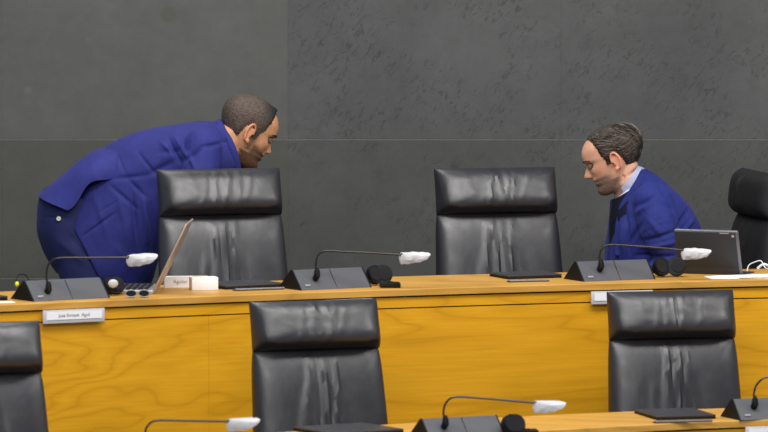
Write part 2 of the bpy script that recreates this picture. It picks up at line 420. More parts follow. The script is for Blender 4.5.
# ------------------------------------------------------------------ chairs
def cushion(w, h, tf, tb, wr, nx=72, nz=48, n=5.0, topw=1.0, edge=.45, sq=.55):
    """upholstered cushion in the xz plane, front bulges to -y; wr(u,v) adds creases"""
    bm = bmesh.new(); fr = []; bk = []
    for j in range(nz+1):
        v = -math.cos(PI*j/nz); fr.append([]); bk.append([])
        for i in range(nx+1):
            u = -math.cos(PI*i/nx)
            # square -> rounded square
            k = (abs(u)**n + abs(v)**n); mx = max(abs(u), abs(v)); s = mx/(k**(1/n)) if k > 0 else 1
            s = lerp(1, s, sq)
            ww = w/2*lerp(1, topw, (v+1)/2)
            x = u*ww*s; z = v*h/2*s
            prof = (max(0, 1-abs(u)**5)**edge)*(max(0, 1-abs(v)**3.2)**edge)
            rim = (i in (0, nx)) or (j in (0, nz))
            yf = -tf*prof - (0 if rim else wr(u, v)*prof)
            yb = tb*(max(0, 1-abs(u)**6)**.5)*(max(0, 1-abs(v)**6)**.5)
            a = bm.verts.new((x, yf, z)); fr[-1].append(a)
            bk[-1].append(a if rim else bm.verts.new((x, yb, z)))
    for j in range(nz):
        for i in range(nx):
            bm.faces.new((fr[j][i], fr[j][i+1], fr[j+1][i+1], fr[j+1][i]))
            q = (bk[j][i], bk[j+1][i], bk[j+1][i+1], bk[j][i+1])
            if len(set(q)) == 4:
                try: bm.faces.new(q)
                except ValueError: pass
    return bm
def creases(seed, amp, folds, vgrow=0):
    rnd = random.Random(seed)
    def f(u, v):
        s = 0
        for (u0, sl, wd, a, v0, v1, cv) in folds:
            uc = u0 + sl*v + cv*v*v + .025*noise.noise(Vector((seed, v*2.2, u0*5)))
            e = sstep(v0, v0+.35, v)*(1-sstep(v1-.35, v1, v))
            s += a*e*math.exp(-((u-uc)/wd)**2)
        s += .12*noise.noise(Vector((u*4+seed, v*3, seed)))+ .10*noise.noise(Vector((u*11+seed, v*3, seed*2)))*math.exp(-(u/.5)**2)
        return s*amp
    return f
def build_chair(seed, label, leather_m='leather', roll=.028, rec=R(-11)):
    """local frame: origin on the floor below the seat, facing -y"""
    rnd = random.Random(seed)
    t = thing('office_chair', label, 'chair', group=None)
    L = M[leather_m]
    Wd = .463
    fh = [(-.30,.05,.030,.5,-.9,.9,0),(-.14,.03,.035,1,-1,1,.03),(-.03,-.03,.03,.9,-.9,1,0),(.09,.04,.035,1.1,-1,1,-.04),(.21,.06,.03,.8,-.8,1,0),(.36,.1,.04,.45,-.7,.9,0),(-.5,-.1,.05,.3,-.5,.8,0)]
    fb = [(-.22,.02,.04,1.0,-1.2,1.05,.08),(-.10,-.03,.035,1.1,-1.2,1.05,-.04),(.02,.02,.05,1.5,-1.3,1.0,0),(.14,.05,.035,1.0,-1.1,1.05,.06),(.27,-.12,.045,.7,-.9,.95,0),(-.40,.1,.06,.5,-.8,.6,0),(.45,-.25,.07,.4,-.9,.5,0)]
    for k in range(len(fh)):
        q = fh[k]; fh[k] = (q[0]+rnd.uniform(-.04,.04), q[1]+rnd.uniform(-.04,.04), q[2], q[3]*rnd.uniform(.6,1.2), *q[4:])
    for k in range(len(fb)):
        q = fb[k]; fb[k] = (q[0]+rnd.uniform(-.05,.05), q[1]+rnd.uniform(-.06,.06), q[2], q[3]*rnd.uniform(.6,1.25), *q[4:])
    def place(bm, z, y):
        bmesh.ops.translate(bm, vec=(0, y, z), verts=bm.verts)
        bmesh.ops.rotate(bm, cent=(0, .20, .50), matrix=RX(rec), verts=bm.verts)
        return bm
    hb = cushion(Wd, .172, .072, .045, creases(seed, .0060, fh), n=9, sq=.25)
    for v in hb.verts:   # pinched piping corners
        v.co.x *= 1 + .018*(abs(v.co.z)/.086)**6 - .006*(1-(v.co.z/.086)**2); v.co.z += .004*(abs(v.co.x)/.24)**8*(1 if v.co.z > 0 else 0)
    for v in hb.verts:   # the head cushion rolls forward at its foot
        v.co.y -= roll*(1-sstep(-.085, .06, v.co.z))*min(1, abs(v.co.y)*20)
    obj('headrest', place(hb, 1.085, .20), L, t)
    bb = cushion(Wd*1.10, .56, .062, .05, creases(seed+9, .0085, fb), n=9, topw=.912, sq=.3)
    obj('backrest', place(bb, .735, .205), L, t)
    bm = bmesh.new(); add_box(bm, (0, .262, .80), (.40, .022, .66), .01); bmesh.ops.rotate(bm, cent=(0,.20,.50), matrix=RX(rec), verts=bm.verts)
    obj('back_shell', bm, M['black_plastic'], t)
    sb = cushion(.50, .50, .06, .04, creases(seed+3, .003, fb), n=7)
    bmesh.ops.rotate(sb, cent=(0,0,0), matrix=RX(R(-90)), verts=sb.verts)
    bmesh.ops.translate(sb, vec=(0, -.05, .425), verts=sb.verts); obj('seat', sb, L, t)
    bm = bmesh.new(); add_box(bm, (0, .02, .365), (.22, .34, .03), .008); add_box(bm, (0, .225, .42), (.09, .03, .16), .008)
    obj('seat_mechanism', bm, M['black_plastic'], t)
    bm = bmesh.new(); add_cyl(bm, (0,0,.235), .022, .25); add_cyl(bm, (0,0,.13), .032, .10); obj('column', bm, M['chrome'], t)
    for k in range(5):
        a = 2*PI*k/5 + .3; d = Vector((math.cos(a), math.sin(a), 0))
        bm = bmesh.new(); add_tube(bm, [d*.02+Vector((0,0,.105)), d*.16+Vector((0,0,.095)), d*.29+Vector((0,0,.075))], [.028,.022,.015], 8)
        sp_ = obj('base_spoke', bm, M['black_plastic'], t)
        bm = bmesh.new(); c = d*.285
        for s in (-.012, .012):
            add_cyl(bm, c + d.cross(Vector((0,0,1)))*s + Vector((0,0,.028)), .028, .018, rot=RZ(a+PI/2) @ RY(PI/2) if False else Matrix.Rotation(a, 3, 'Z') @ RX(PI/2))
        obj('caster', bm, M['black_plastic'], sp_)
    return t
def place_chair(seed, px, pyTop, Y, yaw, zf, label, m='leather', rec=R(-11)):
    """px: picture column of the headrest centre"""
    t = build_chair(seed, label, m, .028 if m == 'leather' else .004, rec)
    ztop = 1.085 + .084
    # headrest centre offset in the local frame after recline
    dz = ztop - .50; oy = .20 + dz*math.sin(-rec)
    off = RZ(yaw) @ Vector((0, oy - .02, 0))
    P = atY(px, pyTop, Y)
    t.location = (P.x - off.x, P.y - off.y, zf); t.rotation_euler = (0, 0, yaw)
    t.scale = (1, 1, 1)
    htop = .50 + dz*math.cos(rec)
    print('chair', px, 'wanted top z', round(P.z, 3), 'model', round(zf+htop, 3), 'at', tuple(round(a,2) for a in t.location))
    dh = P.z - (zf + htop)
    # gas lift: the upper parts ride up or down, the base stays on the floor
    for ch in t.children:
        if ch.name.split('.')[0] in ('headrest','backrest','back_shell','seat','seat_mechanism'): ch.location.z += dh
    return t
bY = lambda px: near(B1, onz(px, back1(px), Z1).x)
bY2 = lambda px: near(B2, onz(px, fr_back(px), Z2).x)
place_chair(1, 219.5, 169.8, bY(219)+.40, R(17), FL1, 'black leather high-back chair hiding the bending man in front of his chest')
place_chair(2, 495.8, 168.8, bY(496)+.36, R(15), FL1, 'empty black leather high-back chair in the middle, between the two men')
place_chair(5, 755, 172, bY(753)+.50, R(-77), FL1, 'shade-darkened black chair turned sideways at the right edge, behind the seated man', m='leather_backlit', rec=R(-5))
place_chair(11, 314.8, 301.5, bY2(315)+.42, R(20), FL2, 'near-row black leather chair left of centre, backed against the wood panel')
place_chair(12, 671.3, 292, bY2(671)+.36, R(13), FL2, 'near-row black leather chair at right, its seat behind the nearest desk')
place_chair(13, -27, 324, bY2(-25)+.42, R(20), FL2, 'near-row black leather chair cut off by the left edge')

# ------------------------------------------------------------------ microphone consoles
def mic_unit(px, py, z, yaw, label, neck, scale=1.0, coverseed=0, width=.285, yellow=False):
    """px,py: picture point of the console's front-left foot. neck: picture polyline of the gooseneck"""
    P = onz(px, py, z); t = thing('microphone_console', label, 'microphone', P, yaw, 'desk microphone consoles')
    Wd, fd, bd, h = width, .062, .085, .068
    prof = [(0, 0), (.060, h-.004), (.066, h), (.074, h-.002), (.158, 0)]
    bm = bmesh.new()
    a = [bm.verts.new((.004, y, zz)) for y, zz in prof]; b = [bm.verts.new((Wd-.004, y, zz)) for y, zz in prof]
    bm.faces.new(a); bm.faces.new(b)
    for i in range(5): bm.faces.new((a[i], a[(i+1)%5], b[(i+1)%5], b[i]))
    bmesh.ops.bevel(bm, geom=bm.edges[:], offset=.0012, segments=2, affect='EDGES')
    obj('body', bm, M['console'], t)
    for x0 in (0, Wd-.004):
        bm = bmesh.new(); pr2 = [(y - (.002 if y < .02 else -.002 if y > .1 else 0), zz + (.001 if zz > .03 else 0)) for y, zz in prof]
        a = [bm.verts.new((x0, y, zz)) for y, zz in pr2]; b = [bm.verts.new((x0+.004, y, zz)) for y, zz in pr2]
        bm.faces.new(a); bm.faces.new(b)
        for i in range(5): bm.faces.new((a[i], a[(i+1)%5], b[(i+1)%5], b[i]))
        obj('end_cheek', bm, M['black_plastic'], t)
    # slot seam and small key
    bm = bmesh.new(); nrm = Vector((0, -h, .060)).normalized(); ang = math.atan2(h, .060)
    add_box(bm, (Wd*.55, .031, h*.5+.0005), (.0012, .090, .001), rot=RX(0)) if False else None
    add_box(bm, (0,0,0), (.0015, .086, .0012)); bmesh.ops.rotate(bm, cent=(0,0,0), matrix=RX(ang), verts=bm.verts); bmesh.ops.translate(bm, vec=(Wd*.52, .0305, h*.5), verts=bm.verts)
    obj('seam', bm, M['black_plastic'], t)
    bm = bmesh.new(); add_box(bm, (0,0,0), (.022, .008, .003), .001); bmesh.ops.rotate(bm, cent=(0,0,0), matrix=RX(ang), verts=bm.verts); bmesh.ops.translate(bm, vec=(.035, .012, .016), verts=bm.verts)
    obj('key', bm, M['pad'], t)
    # gooseneck, in the console's frame
    M4 = Matrix.Translation(P) @ Matrix.Rotation(yaw, 4, 'Z'); inv = M4.inverted()
    base_w = M4 @ Vector((.055, .030, h*.5))
    Yb = base_w.y
    pts = [inv @ atY(x, y, Yb) for x, y in neck]
    # socket
    bm = bmesh.new(); n0 = pts[0]; add_tube(bm, [n0+Vector((0,.012,-.014)), n0+Vector((0,0,-.002)), n0+Vector((0,0,.014)), n0+Vector((0,0,.026))], [.011,.012,.010,.005], 12)
    obj('socket', bm, M['black_plastic'], t)
    bm = bmesh.new(); add_tube(bm, bez(pts, 10), .0036, 8); obj('gooseneck', bm, M['gun'], t)
    tip = pts[-1]; d = (pts[-1]-pts[-2]).normalized()
    bm = bmesh.new(); add_tube(bm, [tip-d*.005, tip+d*.01, tip+d*.05], [.005,.009,.009], 12); cap = obj('capsule', bm, M['black_plastic'], t)
    # crumpled disposable cover: a flat paper sleeve pinched on the neck, flaring over the capsule
    bm = bmesh.new(); rings = []; N = 14; S = 16
    rnd = random.Random(coverseed)
    sgn = rnd.choice((-1, 1)); L_ = .090
    side = Vector((0, 1, 0)); upv = d.cross(side).normalized()*-1
    if upv.z < 0: upv = -upv
    for i in range(N+1):
        f = i/N; hh = cl(f, [(0,.014),(.05,.027),(.4,.027),(.8,.024),(1,.018)]); ww = cl(f, [(0,.008),(.1,.02),(.5,.026),(1,.026)])
        c = tip + d*(-.006 + L_*f) + upv*(-.010*(1-f)+.003)
        ring = []
        for k in range(S):
            a = 2*PI*k/S; q = 1 + .22*noise.noise(Vector((f*5+coverseed*3.1, math.cos(a)*2, math.sin(a)*2)))
            sl = .007*(math.sin(a))*f
            ring.append(bm.verts.new(c + (side*math.cos(a)*ww + upv*math.sin(a)*hh*(1 if math.sin(a) < 0 else .55))*q + d*sl))
        rings.append(ring)
    for a, b in zip(rings, rings[1:]):
        for k in range(S): bm.faces.new((a[k], a[(k+1)%S], b[(k+1)%S], b[k]))
    bm.faces.new(rings[0]); bm.faces.new(rings[-1])
    obj('mic_cover', bm, M['sleeve'], t, ang=R(18))
    if yellow:
        bm = bmesh.new(); add_ell(bm, (-.008, .10, .055), (.007,.007,.009)); obj('yellow_plug', bm, M['yellow'], t)
        bm = bmesh.new(); add_tube(bm, bez([(-.008,.10,.055), (-.004,.11,.075), (.02,.13,.085), (.05,.14,.08), (.06,.13,.06)], 6), .0022, 6); obj('lead', bm, M['black_plastic'], t)
    return t
u1 = mic_unit(33.5, 301.8, Z1, R(33), 'grey desk microphone console at the far left, beside the bending man\'s headphones',
    [(48.5,289),(46.5,277),(47.5,267),(52,260.5),(61,258),(90,257.8),(129,257.5)], coverseed=1, width=.305, yellow=True)
u2 = mic_unit(301, 290.6, Z1, R(31), 'grey desk microphone console on the middle desk between left chair and centre gap',
    [(317,275),(316,265),(318,256),(325,251.2),(345,251.8),(375,253.2),(402,254.8)], coverseed=2, width=.29)
u3 = mic_unit(583.5, 281.8, Z1, R(25), 'grey desk microphone console right before the seated man',
    [(601,266),(599.5,256),(602.5,248.5),(611,245),(640,246.5),(665,248.5),(684,250.5)], coverseed=3, width=.29)
u4 = mic_unit(430, 441, Z2, R(27), 'blurred grey microphone console at the bottom edge, right of centre',
    [(445.5,423),(443.5,412),(447,401.5),(457,396.8),(485,398.5),(510,400.5),(536,403)], coverseed=4, width=.285)
u5 = mic_unit(132, 462, Z2, R(31), 'microphone rising at the bottom edge left of the near chair, its console below the picture',
    [(147,441),(145,434),(148,425.5),(157,420.5),(185,420.8),(205,421),(229,421.5)], coverseed=5, width=.285)
u6 = mic_unit(740, 420.6, Z2, R(22), 'grey microphone console in the bottom right corner beyond the picture edge',
    [(755,403.5),(754,393),(758,383),(768,377),(790,377),(815,379),(838,381)], coverseed=6, width=.285)

# ------------------------------------------------------------------ name plates on the desk fronts
def txt(name, body, size, m, parent, loc, rot, ext=.0003, align='CENTER'):
    c = bpy.data.curves.new(name, 'FONT'); c.body = body; c.size = size; c.extrude = ext; c.align_x = align; c.align_y = 'CENTER'
    o = bpy.data.objects.new(name, c); col.objects.link(o); bpy.context.view_layer.update()
    dg = bpy.context.evaluated_depsgraph_get(); me = bpy.data.meshes.new_from_object(o.evaluated_get(dg)); bpy.data.objects.remove(o)
    me.name = name; me.materials.clear(); me.materials.append(m)
    q = bpy.data.objects.new(name, me); col.objects.link(q); q.parent = parent; q.location = loc; q.rotation_euler = rot; return q
def nameplate(Fp, z, px0, px1, text, label, top=.028, h=.046):
    edge = front1 if Fp is F1 else fr_front
    A = onz(px0, edge(px0), z); B = onz(px1, edge(px1), z); d = B - A; L = d.length; yaw = math.atan2(d.y, d.x)
    t = thing('name_plate', label, 'name plate', (A+B)/2 + Vector((math.sin(yaw)*.006, -math.cos(yaw)*.006, -top-h)), yaw, 'desk front name plates')
    bm = bmesh.new(); add_box(bm, (0, 0, h/2), (L, .006, h), .001); obj('plate', bm, M['plate'], t)
    bm = bmesh.new(); add_box(bm, (0, -.0045, h/2+.003), (L*.9, .001, h*.6)); obj('card', bm, M['white'], t)
    txt('lettering', text, h*.34, M['ink'], t, (0, -.0053, h/2+.003), (PI/2, 0, 0))
    return t
nameplate(F1, Z1, 42, 103.5, 'Jose Enrique  Aguil', 'pale name plate on the desk front under the far left microphone console', top=.026)
nameplate(F1, Z1, 322, 372, 'Maria Jose Ruiz', 'name plate on the desk front mostly hidden by the near chair left of centre')
nameplate(F1, Z1, 590.5, 652, 'Javi Garcia', 'name plate on the desk front half hidden by the near chair at right')
nameplate(F2, Z2, 745, 806, 'Ana Lopez', 'name plate at the bottom right corner under the corner microphone console', top=.022)

# ------------------------------------------------------------------ things on the desks
def flat_device(pxA, pyA, pxB, pyB, z, depth, label, yaw=None, name='laptop', th=.012, m='laptop', group='closed black laptops on the desks'):
    """front edge from A to B in the picture, lying on height z"""
    A = onz(pxA, pyA, z); B = onz(pxB, pyB, z); d = B - A; L = d.length; yw = math.atan2(d.y, d.x)
    t = thing(name, label, 'laptop', A, yw, group)
    bm = bmesh.new(); add_box(bm, (L/2, depth/2, .004), (L, depth, .008), .002); obj('base', bm, M['black_plastic'], t)
    bm = bmesh.new(); add_box(bm, (L/2, depth/2, .0085+.003), (L, depth, .006), .002); obj('lid', bm, M[m], t)
    return t
def at_thing(name, label, cat, px, py, z, yaw=0, group=None): return thing(name, label, cat, onz(px, py, z), yaw, group)
flat_device(226, 289.8, 285, 287.0, Z1, .20, 'closed black laptop on the desk before the left chair')
flat_device(508, 279.5, 562, 277.8, Z1, .17, 'closed black laptop before the empty middle chair')
flat_device(-30, 302, 8, 300.2, Z1, .20, 'closed dark laptop at the far left picture edge')
flat_device(657, 420.4, 716, 418.8, Z2, .26, 'closed black laptop on the nearest desk by the right near chair')
flat_device(334, 437.5, 404, 433, Z2, .26, 'closed black laptop on the nearest desk before the near chair left of centre')
def strip(x0, y0, x1, y1, z, label):
    A = onz(x0, y0, z); B = onz(x1, y1, z); d = B-A; L = d.length
    t = thing('pen', label, 'pen', A + Vector((0,0,.005)), math.atan2(d.y, d.x), 'silver pens')
    bm = bmesh.new(); add_tube(bm, [(0.012,0,0),(L,0,0)], .0048, 10); obj('barrel', bm, M['pen'], t)
    bm = bmesh.new(); add_tube(bm, [(0,0,0),(.012,0,0)], [.001,.0045], 10); obj('tip', bm, M['gun'], t)
strip(506, 282.6, 549, 281.6, Z1, 'thin silver pen lying before the middle laptop')
strip(232, 291.3, 284, 289.5, Z1, 'thin silver pen lying before the left laptop')
strip(652, 423.6, 712, 422.0, Z2, 'thin silver pen lying before the laptop on the nearest desk')

# headphones: two ear cups, a band and the pad they rest on
def headphones(px, py, z, yaw, label, gap=.052, r=.034, m='black_plastic', scale=1):
    t = at_thing('headphones', label, 'headphones', px, py, z, yaw, 'black headphones')
    for s in (-1, 1):
        bm = bmesh.new(); add_cyl(bm, (0,0,0), r, .018, seg=28); add_cyl(bm, (0,0,-.014), r*.86, .012, seg=28, r2=r*.7)
        bmesh.ops.rotate(bm, cent=(0,0,0), matrix=RX(R(68)) , verts=bm.verts); bmesh.ops.rotate(bm, cent=(0,0,0), matrix=RZ(R(-22)*s), verts=bm.verts)
        bmesh.ops.translate(bm, vec=(s*gap/2, 0, r+.004), verts=bm.verts); bmesh.ops.bevel(bm, geom=[e for e in bm.edges if e.calc_length() < .02][:0], offset=.001) if False else None
        c = obj('ear_cup', bm, M[m], t)
        bm = bmesh.new(); add_cyl(bm, (0,0,0), r*.72, .006, seg=24); bmesh.ops.rotate(bm, cent=(0,0,0), matrix=RZ(R(-22)*s) @ RX(R(68)), verts=bm.verts)
        bmesh.ops.translate(bm, vec=(s*gap/2 + .004*s, -.011, r+.008), verts=bm.verts); obj('ear_pad', bm, M['rubber'], c)
    bm = bmesh.new(); add_tube(bm, bez([(-gap/2-.012,.012,r), (-gap/2-.02,.07,.02), (0,.125,.008), (gap/2+.02,.07,.02), (gap/2+.012,.012,r)], 8), .0055, 8); obj('headband', bm, M[m], t)
    return t
headphones(669, 277.2, Z1, R(15), 'black headphones lying between the right console and the tablet', gap=.056)
headphones(379, 285.2, Z1, R(20), 'black headphones tucked behind the right end of the centre console', gap=.03)
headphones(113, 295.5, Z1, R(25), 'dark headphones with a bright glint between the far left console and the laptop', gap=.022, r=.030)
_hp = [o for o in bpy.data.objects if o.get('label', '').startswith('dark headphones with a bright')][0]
bm = bmesh.new(); add_ell(bm, (-.012, -.030, .044), (.019, .008, .015)); obj('painted_glint', bm, M['plate'], _hp)  # pale ellipsoid modelled to imitate a highlight on the ear cup
headphones(513, 437, Z2, R(20), 'dark headphones beside the blurred console at the bottom edge', gap=.012, r=.036)
def padbox(px, py, z, yaw, label, sx=.07, sy=.07, sz=.018):
    t = at_thing('control_box', label, 'box', px, py, z, yaw, 'small black boxes beside consoles')
    bm = bmesh.new(); add_box(bm, (sx/2, sy/2, sz/2), (sx, sy, sz), .003); obj('case', bm, M['black_plastic'], t)
    bm = bmesh.new(); add_cyl(bm, (sx*.5, sy*.4, sz+.002), .010, .004); obj('dial', bm, M['gun'], t)
padbox(381, 288.2, Z1, R(5), 'small flat black box right of the centre console headphones')
padbox(661, 279.0, Z1-.0, R(5), 'small flat black box under the headphones by the tablet', sx=.075, sz=.012) if False else None
padbox(518, 436, Z2, R(5), 'small flat black box beside the headphones on the nearest desk')

# open laptop seen almost edge on
A = onz(153.5, 294.5, Z1)
yawL = R(-74)
t = thing('open_laptop', 'open silver laptop seen edge-on before the bending man, screen leaning right', 'laptop', A, 0)
ly = Vector((math.cos(R(177.3)), math.sin(R(177.3)), 0))      # from hinge towards the keyboard front
lx = Vector((-ly.y, ly.x, 0)); lx = lx if lx.y > 0 else -lx
Mx = Matrix((lx, -ly, Vector((0,0,1)))).transposed()     # local x along hinge, -y keyboard side
def lp(bm):
    bmesh.ops.rotate(bm, cent=(0,0,0), matrix=Mx, verts=bm.verts); return bm
bm = bmesh.new(); add_box(bm, (.15, -.095, .008), (.30, .19, .014), .003); base = obj('base', lp(bm), M['silver'], t)
bm = bmesh.new()
for r_ in range(5):
    for c_ in range(13): add_box(bm, (.03+.02*c_, -.03-.021*r_, .017), (.016, .016, .003), .0008, seg=1)
obj('keys', lp(bm), M['black_plastic'], base)
bm = bmesh.new(); add_box(bm, (.15, -.158, .0156), (.10, .05, .0008)); obj('touchpad', lp(bm), M['pad'], base)
tiltS = R(-26)
bm = bmesh.new(); add_box(bm, (.15, 0, .13), (.30, .007, .255), .0028); bmesh.ops.rotate(bm, cent=(0,0,0), matrix=RX(tiltS), verts=bm.verts); bmesh.ops.translate(bm, vec=(0,.002,.014), verts=bm.verts); scr = obj('screen_lid', lp(bm), M['rose'], t)
bm = bmesh.new(); add_box(bm, (.15, -.0045, .135), (.28, .001, .22)); bmesh.ops.rotate(bm, cent=(0,0,0), matrix=RX(tiltS), verts=bm.verts); bmesh.ops.translate(bm, vec=(0,.002,.014), verts=bm.verts); obj('display', lp(bm), M['screen'], scr)

# white blocks of paper and a card behind the laptop
def box_thing(name, label, cat, px, py, z, yaw, s, m, group=None, ang=0):
    t = at_thing(name, label, cat, px, py, z, yaw, group); return t
t = at_thing('paper_block', 'white block of note paper on the desk right of the open laptop', 'paper', 192, 290.5, Z1, R(12))
bm = bmesh.new(); add_box(bm, (.047, .03, .0225), (.094, .06, .045), .002); obj('stack', bm, M['white'], t)
t = at_thing('name_card', 'white lettered card standing between the open laptop and the paper block', 'card', 165, 287.6, Z1, R(10))
bm = bmesh.new()
for s in (-1, 1):
    add_box(bm, (.05, .014+.012*s, .0185), (.10, .0012, .039), rot=None)
bmesh.ops.rotate(bm, cent=(0,0,0), matrix=RX(0), verts=bm.verts); add_box(bm, (.05, .014, .0378), (.10, .025, .0012)); obj('card', bm, M['white'], t)
txt('lettering', 'Aguilar', .018, M['pad'], t, (.055, .0010, .020), (PI/2, 0, 0))
t = at_thing('folder', 'tan card folder lying behind the white card and paper block', 'folder', 170, 281.5, Z1, R(6))
bm = bmesh.new(); add_box(bm, (.07, .06, .0055), (.15, .11, .011), .002); obj('cover', bm, M['kraft'], t)
bm = bmesh.new(); add_box(bm, (.07, .06, .0115), (.145, .10, .001)); obj('flap', bm, M['kraft'], t)
t = at_thing('paper_sheet', 'white sheet at the far left edge before the dark laptop', 'paper', -20, 303.6, Z1, R(20))
bm = bmesh.new(); add_box(bm, (.06, .02, .001), (.13, .05, .002)); obj('sheet', bm, M['white'], t)

# glasses/cable cluster by the open laptop
t = at_thing('eyeglasses', 'folded spectacles with a pale frame lying before the open laptop', 'glasses', 131, 298, Z1, R(10))
bm = bmesh.new()
for s in (0, .058):
    add_tube(bm, [(s+.024*math.cos(2*PI*k/16), 0, .020+.016*math.sin(2*PI*k/16)) for k in range(17)], .002, 6)
obj('frame', bm, M['silver'], t)
for s in (0, .058):
    t.scale = (.78, .78, .78)
    bm = bmesh.new(); add_cyl(bm, (s, 0, .020), .022, .001, rot=RX(PI/2)); obj('lens', bm, M['screen'], t)
    bm = bmesh.new(); add_tube(bm, [(s-.024 if s == 0 else s+.024, 0, .024), (s, .05, .018), (.03, .11, .004)], .002, 6); obj('temple', bm, M['silver'], t)

# tablet in a folio stand, seen from behind
P0 = onz(679.0, 273.2, Z1); yw = R(-22); Lt = .245
t = thing('tablet', 'dark tablet in a folded folio case propped up before the seated man', 'tablet', P0, yw)
tl = R(-17)   # leans away at the top towards its user
def tp(bm, sl=tl, off=(0,0,.003)):
    bmesh.ops.rotate(bm, cent=(0,0,0), matrix=RX(sl), verts=bm.verts); bmesh.ops.translate(bm, vec=off, verts=bm.verts); return bm
Ht = .172
def shear(bm):   # the case stands a little askew, its top edge shifted left
    return bm
bm = bmesh.new(); add_box(bm, (Lt/2, 0, Ht/2), (Lt, .014, Ht), .0065, seg=4); obj('tablet_body', shear(tp(bm, R(19))), M['rim'], t)
bm = bmesh.new(); add_box(bm, (Lt/2-.003, -.0085, Ht/2-.001), (Lt-.012, .004, Ht-.010), .0018); cs = obj('folio_back', shear(tp(bm, R(19))), M['folio'], t)
bm = bmesh.new(); add_box(bm, (Lt/2, -.0115, Ht*.22), (Lt-.02, .004, Ht*.46), .0018); obj('stand_flap', shear(tp(bm, R(12))), M['folio'], t)
bm = bmesh.new(); add_cyl(bm, (Lt-.018, -.0112, Ht-.018), .0055, .002, rot=RX(PI/2)); add_box(bm, (Lt-.05, -.0112, Ht-.008), (.035, .001, .004)); obj('camera_lens', shear(tp(bm, R(19))), M['silver'], t)
bm = bmesh.new(); add_box(bm, (Lt/2, .07, .002), (Lt, .13, .004), .001); obj('keyboard_flap', bm, M['folio'], t)
t = at_thing('paper_sheets', 'loose white papers spread under the tablet at the right edge', 'paper', 716, 279.2, Z1, R(10))
for k, (dx, dy, a) in enumerate([(0, 0, 0), (.05, .02, 12), (.10, .0, 4)]):
    bm = bmesh.new(); add_box(bm, (.15, .07, .0008+.0016*k), (.27, .13, .0014), rot=None)
    bmesh.ops.rotate(bm, cent=(.1,.05,0), matrix=RZ(R(a)), verts=bm.verts); bmesh.ops.translate(bm, vec=(dx-.03, dy, 0), verts=bm.verts); obj('sheet', bm, M['white'], t)
bm = bmesh.new()
cp = [onz(747, 271.8, Z1) + Vector((0,0,.003)), onz(749,270,Z1)+Vector((0,0,.018)), onz(755,269,Z1)+Vector((0,0,.026)), onz(761,268.5,Z1)+Vector((0,0,.028)), onz(765,270,Z1)+Vector((0,0,.010)), onz(770,270,Z1)+Vector((0,0,.004)), onz(790,272,Z1)+Vector((0,0,.004))]
add_tube(bm, bez(cp, 8), .0020, 8)
tag(obj('charging_cable', bm, M['white']), 'white charging cable arching from the tablet corner to the right edge', 'cable')
bm = bmesh.new(); add_tube(bm, bez([onz(758,268.8,Z1)+Vector((0,0,.003)), onz(764,266.5,Z1)+Vector((0,0,.008)), onz(772,268,Z1)+Vector((0,0,.004)), onz(785,267,Z1)+Vector((0,0,.004))], 8), .005, 8)
tag(obj('power_adapter_lead', bm, M['white']), 'thick white lead end lying at the right edge beyond the papers', 'cable')

# ------------------------------------------------------------------ people
def remesh(bm, voxel, sm=4, fac=.5):
    me = bpy.data.meshes.new('tmp'); bm.to_mesh(me); bm.free()
    o = bpy.data.objects.new('tmp', me); col.objects.link(o)
    r = o.modifiers.new('r', 'REMESH'); r.mode = 'VOXEL'; r.voxel_size = voxel
    if sm: s = o.modifiers.new('s', 'SMOOTH'); s.factor = fac; s.iterations = sm
    bpy.context.view_layer.update(); dg = bpy.context.evaluated_depsgraph_get()
    out = bpy.data.meshes.new_from_object(o.evaluated_get(dg)); bpy.data.objects.remove(o); bpy.data.meshes.remove(me)
    return out
def add_loft(bm, st, seg=40, cap=True, n=2.3):
    """st: list of (centre, u_vec, v_vec) half-axes"""
    # resample along smoothly
    rs = []
    m_ = len(st)
    for i in range(m_-1):
        for k in range(6):
            tt = k/6
            def cr(q):
                a = Vector(st[max(i-1,0)][q]); b = Vector(st[i][q]); c = Vector(st[i+1][q]); d = Vector(st[min(i+2,m_-1)][q])
                return .5*((2*b)+(c-a)*tt+(2*a-5*b+4*c-d)*tt*tt+(3*b-a-3*c+d)*tt**3)
            rs.append((cr(0), cr(1), cr(2)))
    rs.append(tuple(Vector(q) for q in st[-1]))
    rings = []
    for c, u, v in rs:
        ring = []
        for k in range(seg):
            a = 2*PI*k/seg; ca, sa = math.cos(a), math.sin(a)
            ring.append(bm.verts.new(c + u*math.copysign(abs(ca)**(2/n), ca) + v*math.copysign(abs(sa)**(2/n), sa)))
        rings.append(ring)
    for a, b in zip(rings, rings[1:]):
        for k in range(seg): bm.faces.new((a[k], a[(k+1)%seg], b[(k+1)%seg], b[k]))
    if cap:
        bm.faces.new(rings[0]); bm.faces.new(rings[-1])
def add_limb(bm, pts, rads, seg=20):
    """tapered rounded limb through points"""
    P = bez(pts, 8); n = len(P)-1; rr = [cl(i/n*(len(rads)-1), list(enumerate(rads))) for i in range(n+1)]
    add_tube(bm, P, rr, seg)
    add_ell(bm, P[0], (rr[0],)*3, u=seg, v=12); add_ell(bm, P[-1], (rr[-1],)*3, u=seg, v=12)
def ribs(a, b, dy, wy=None):
    """loft station from picture points a (back) and b (front) at depth Y: vertical-plane half axis + half depth"""
    c = (a+b)/2; return (c, (b-a)/2, Vector((0, dy, 0)))

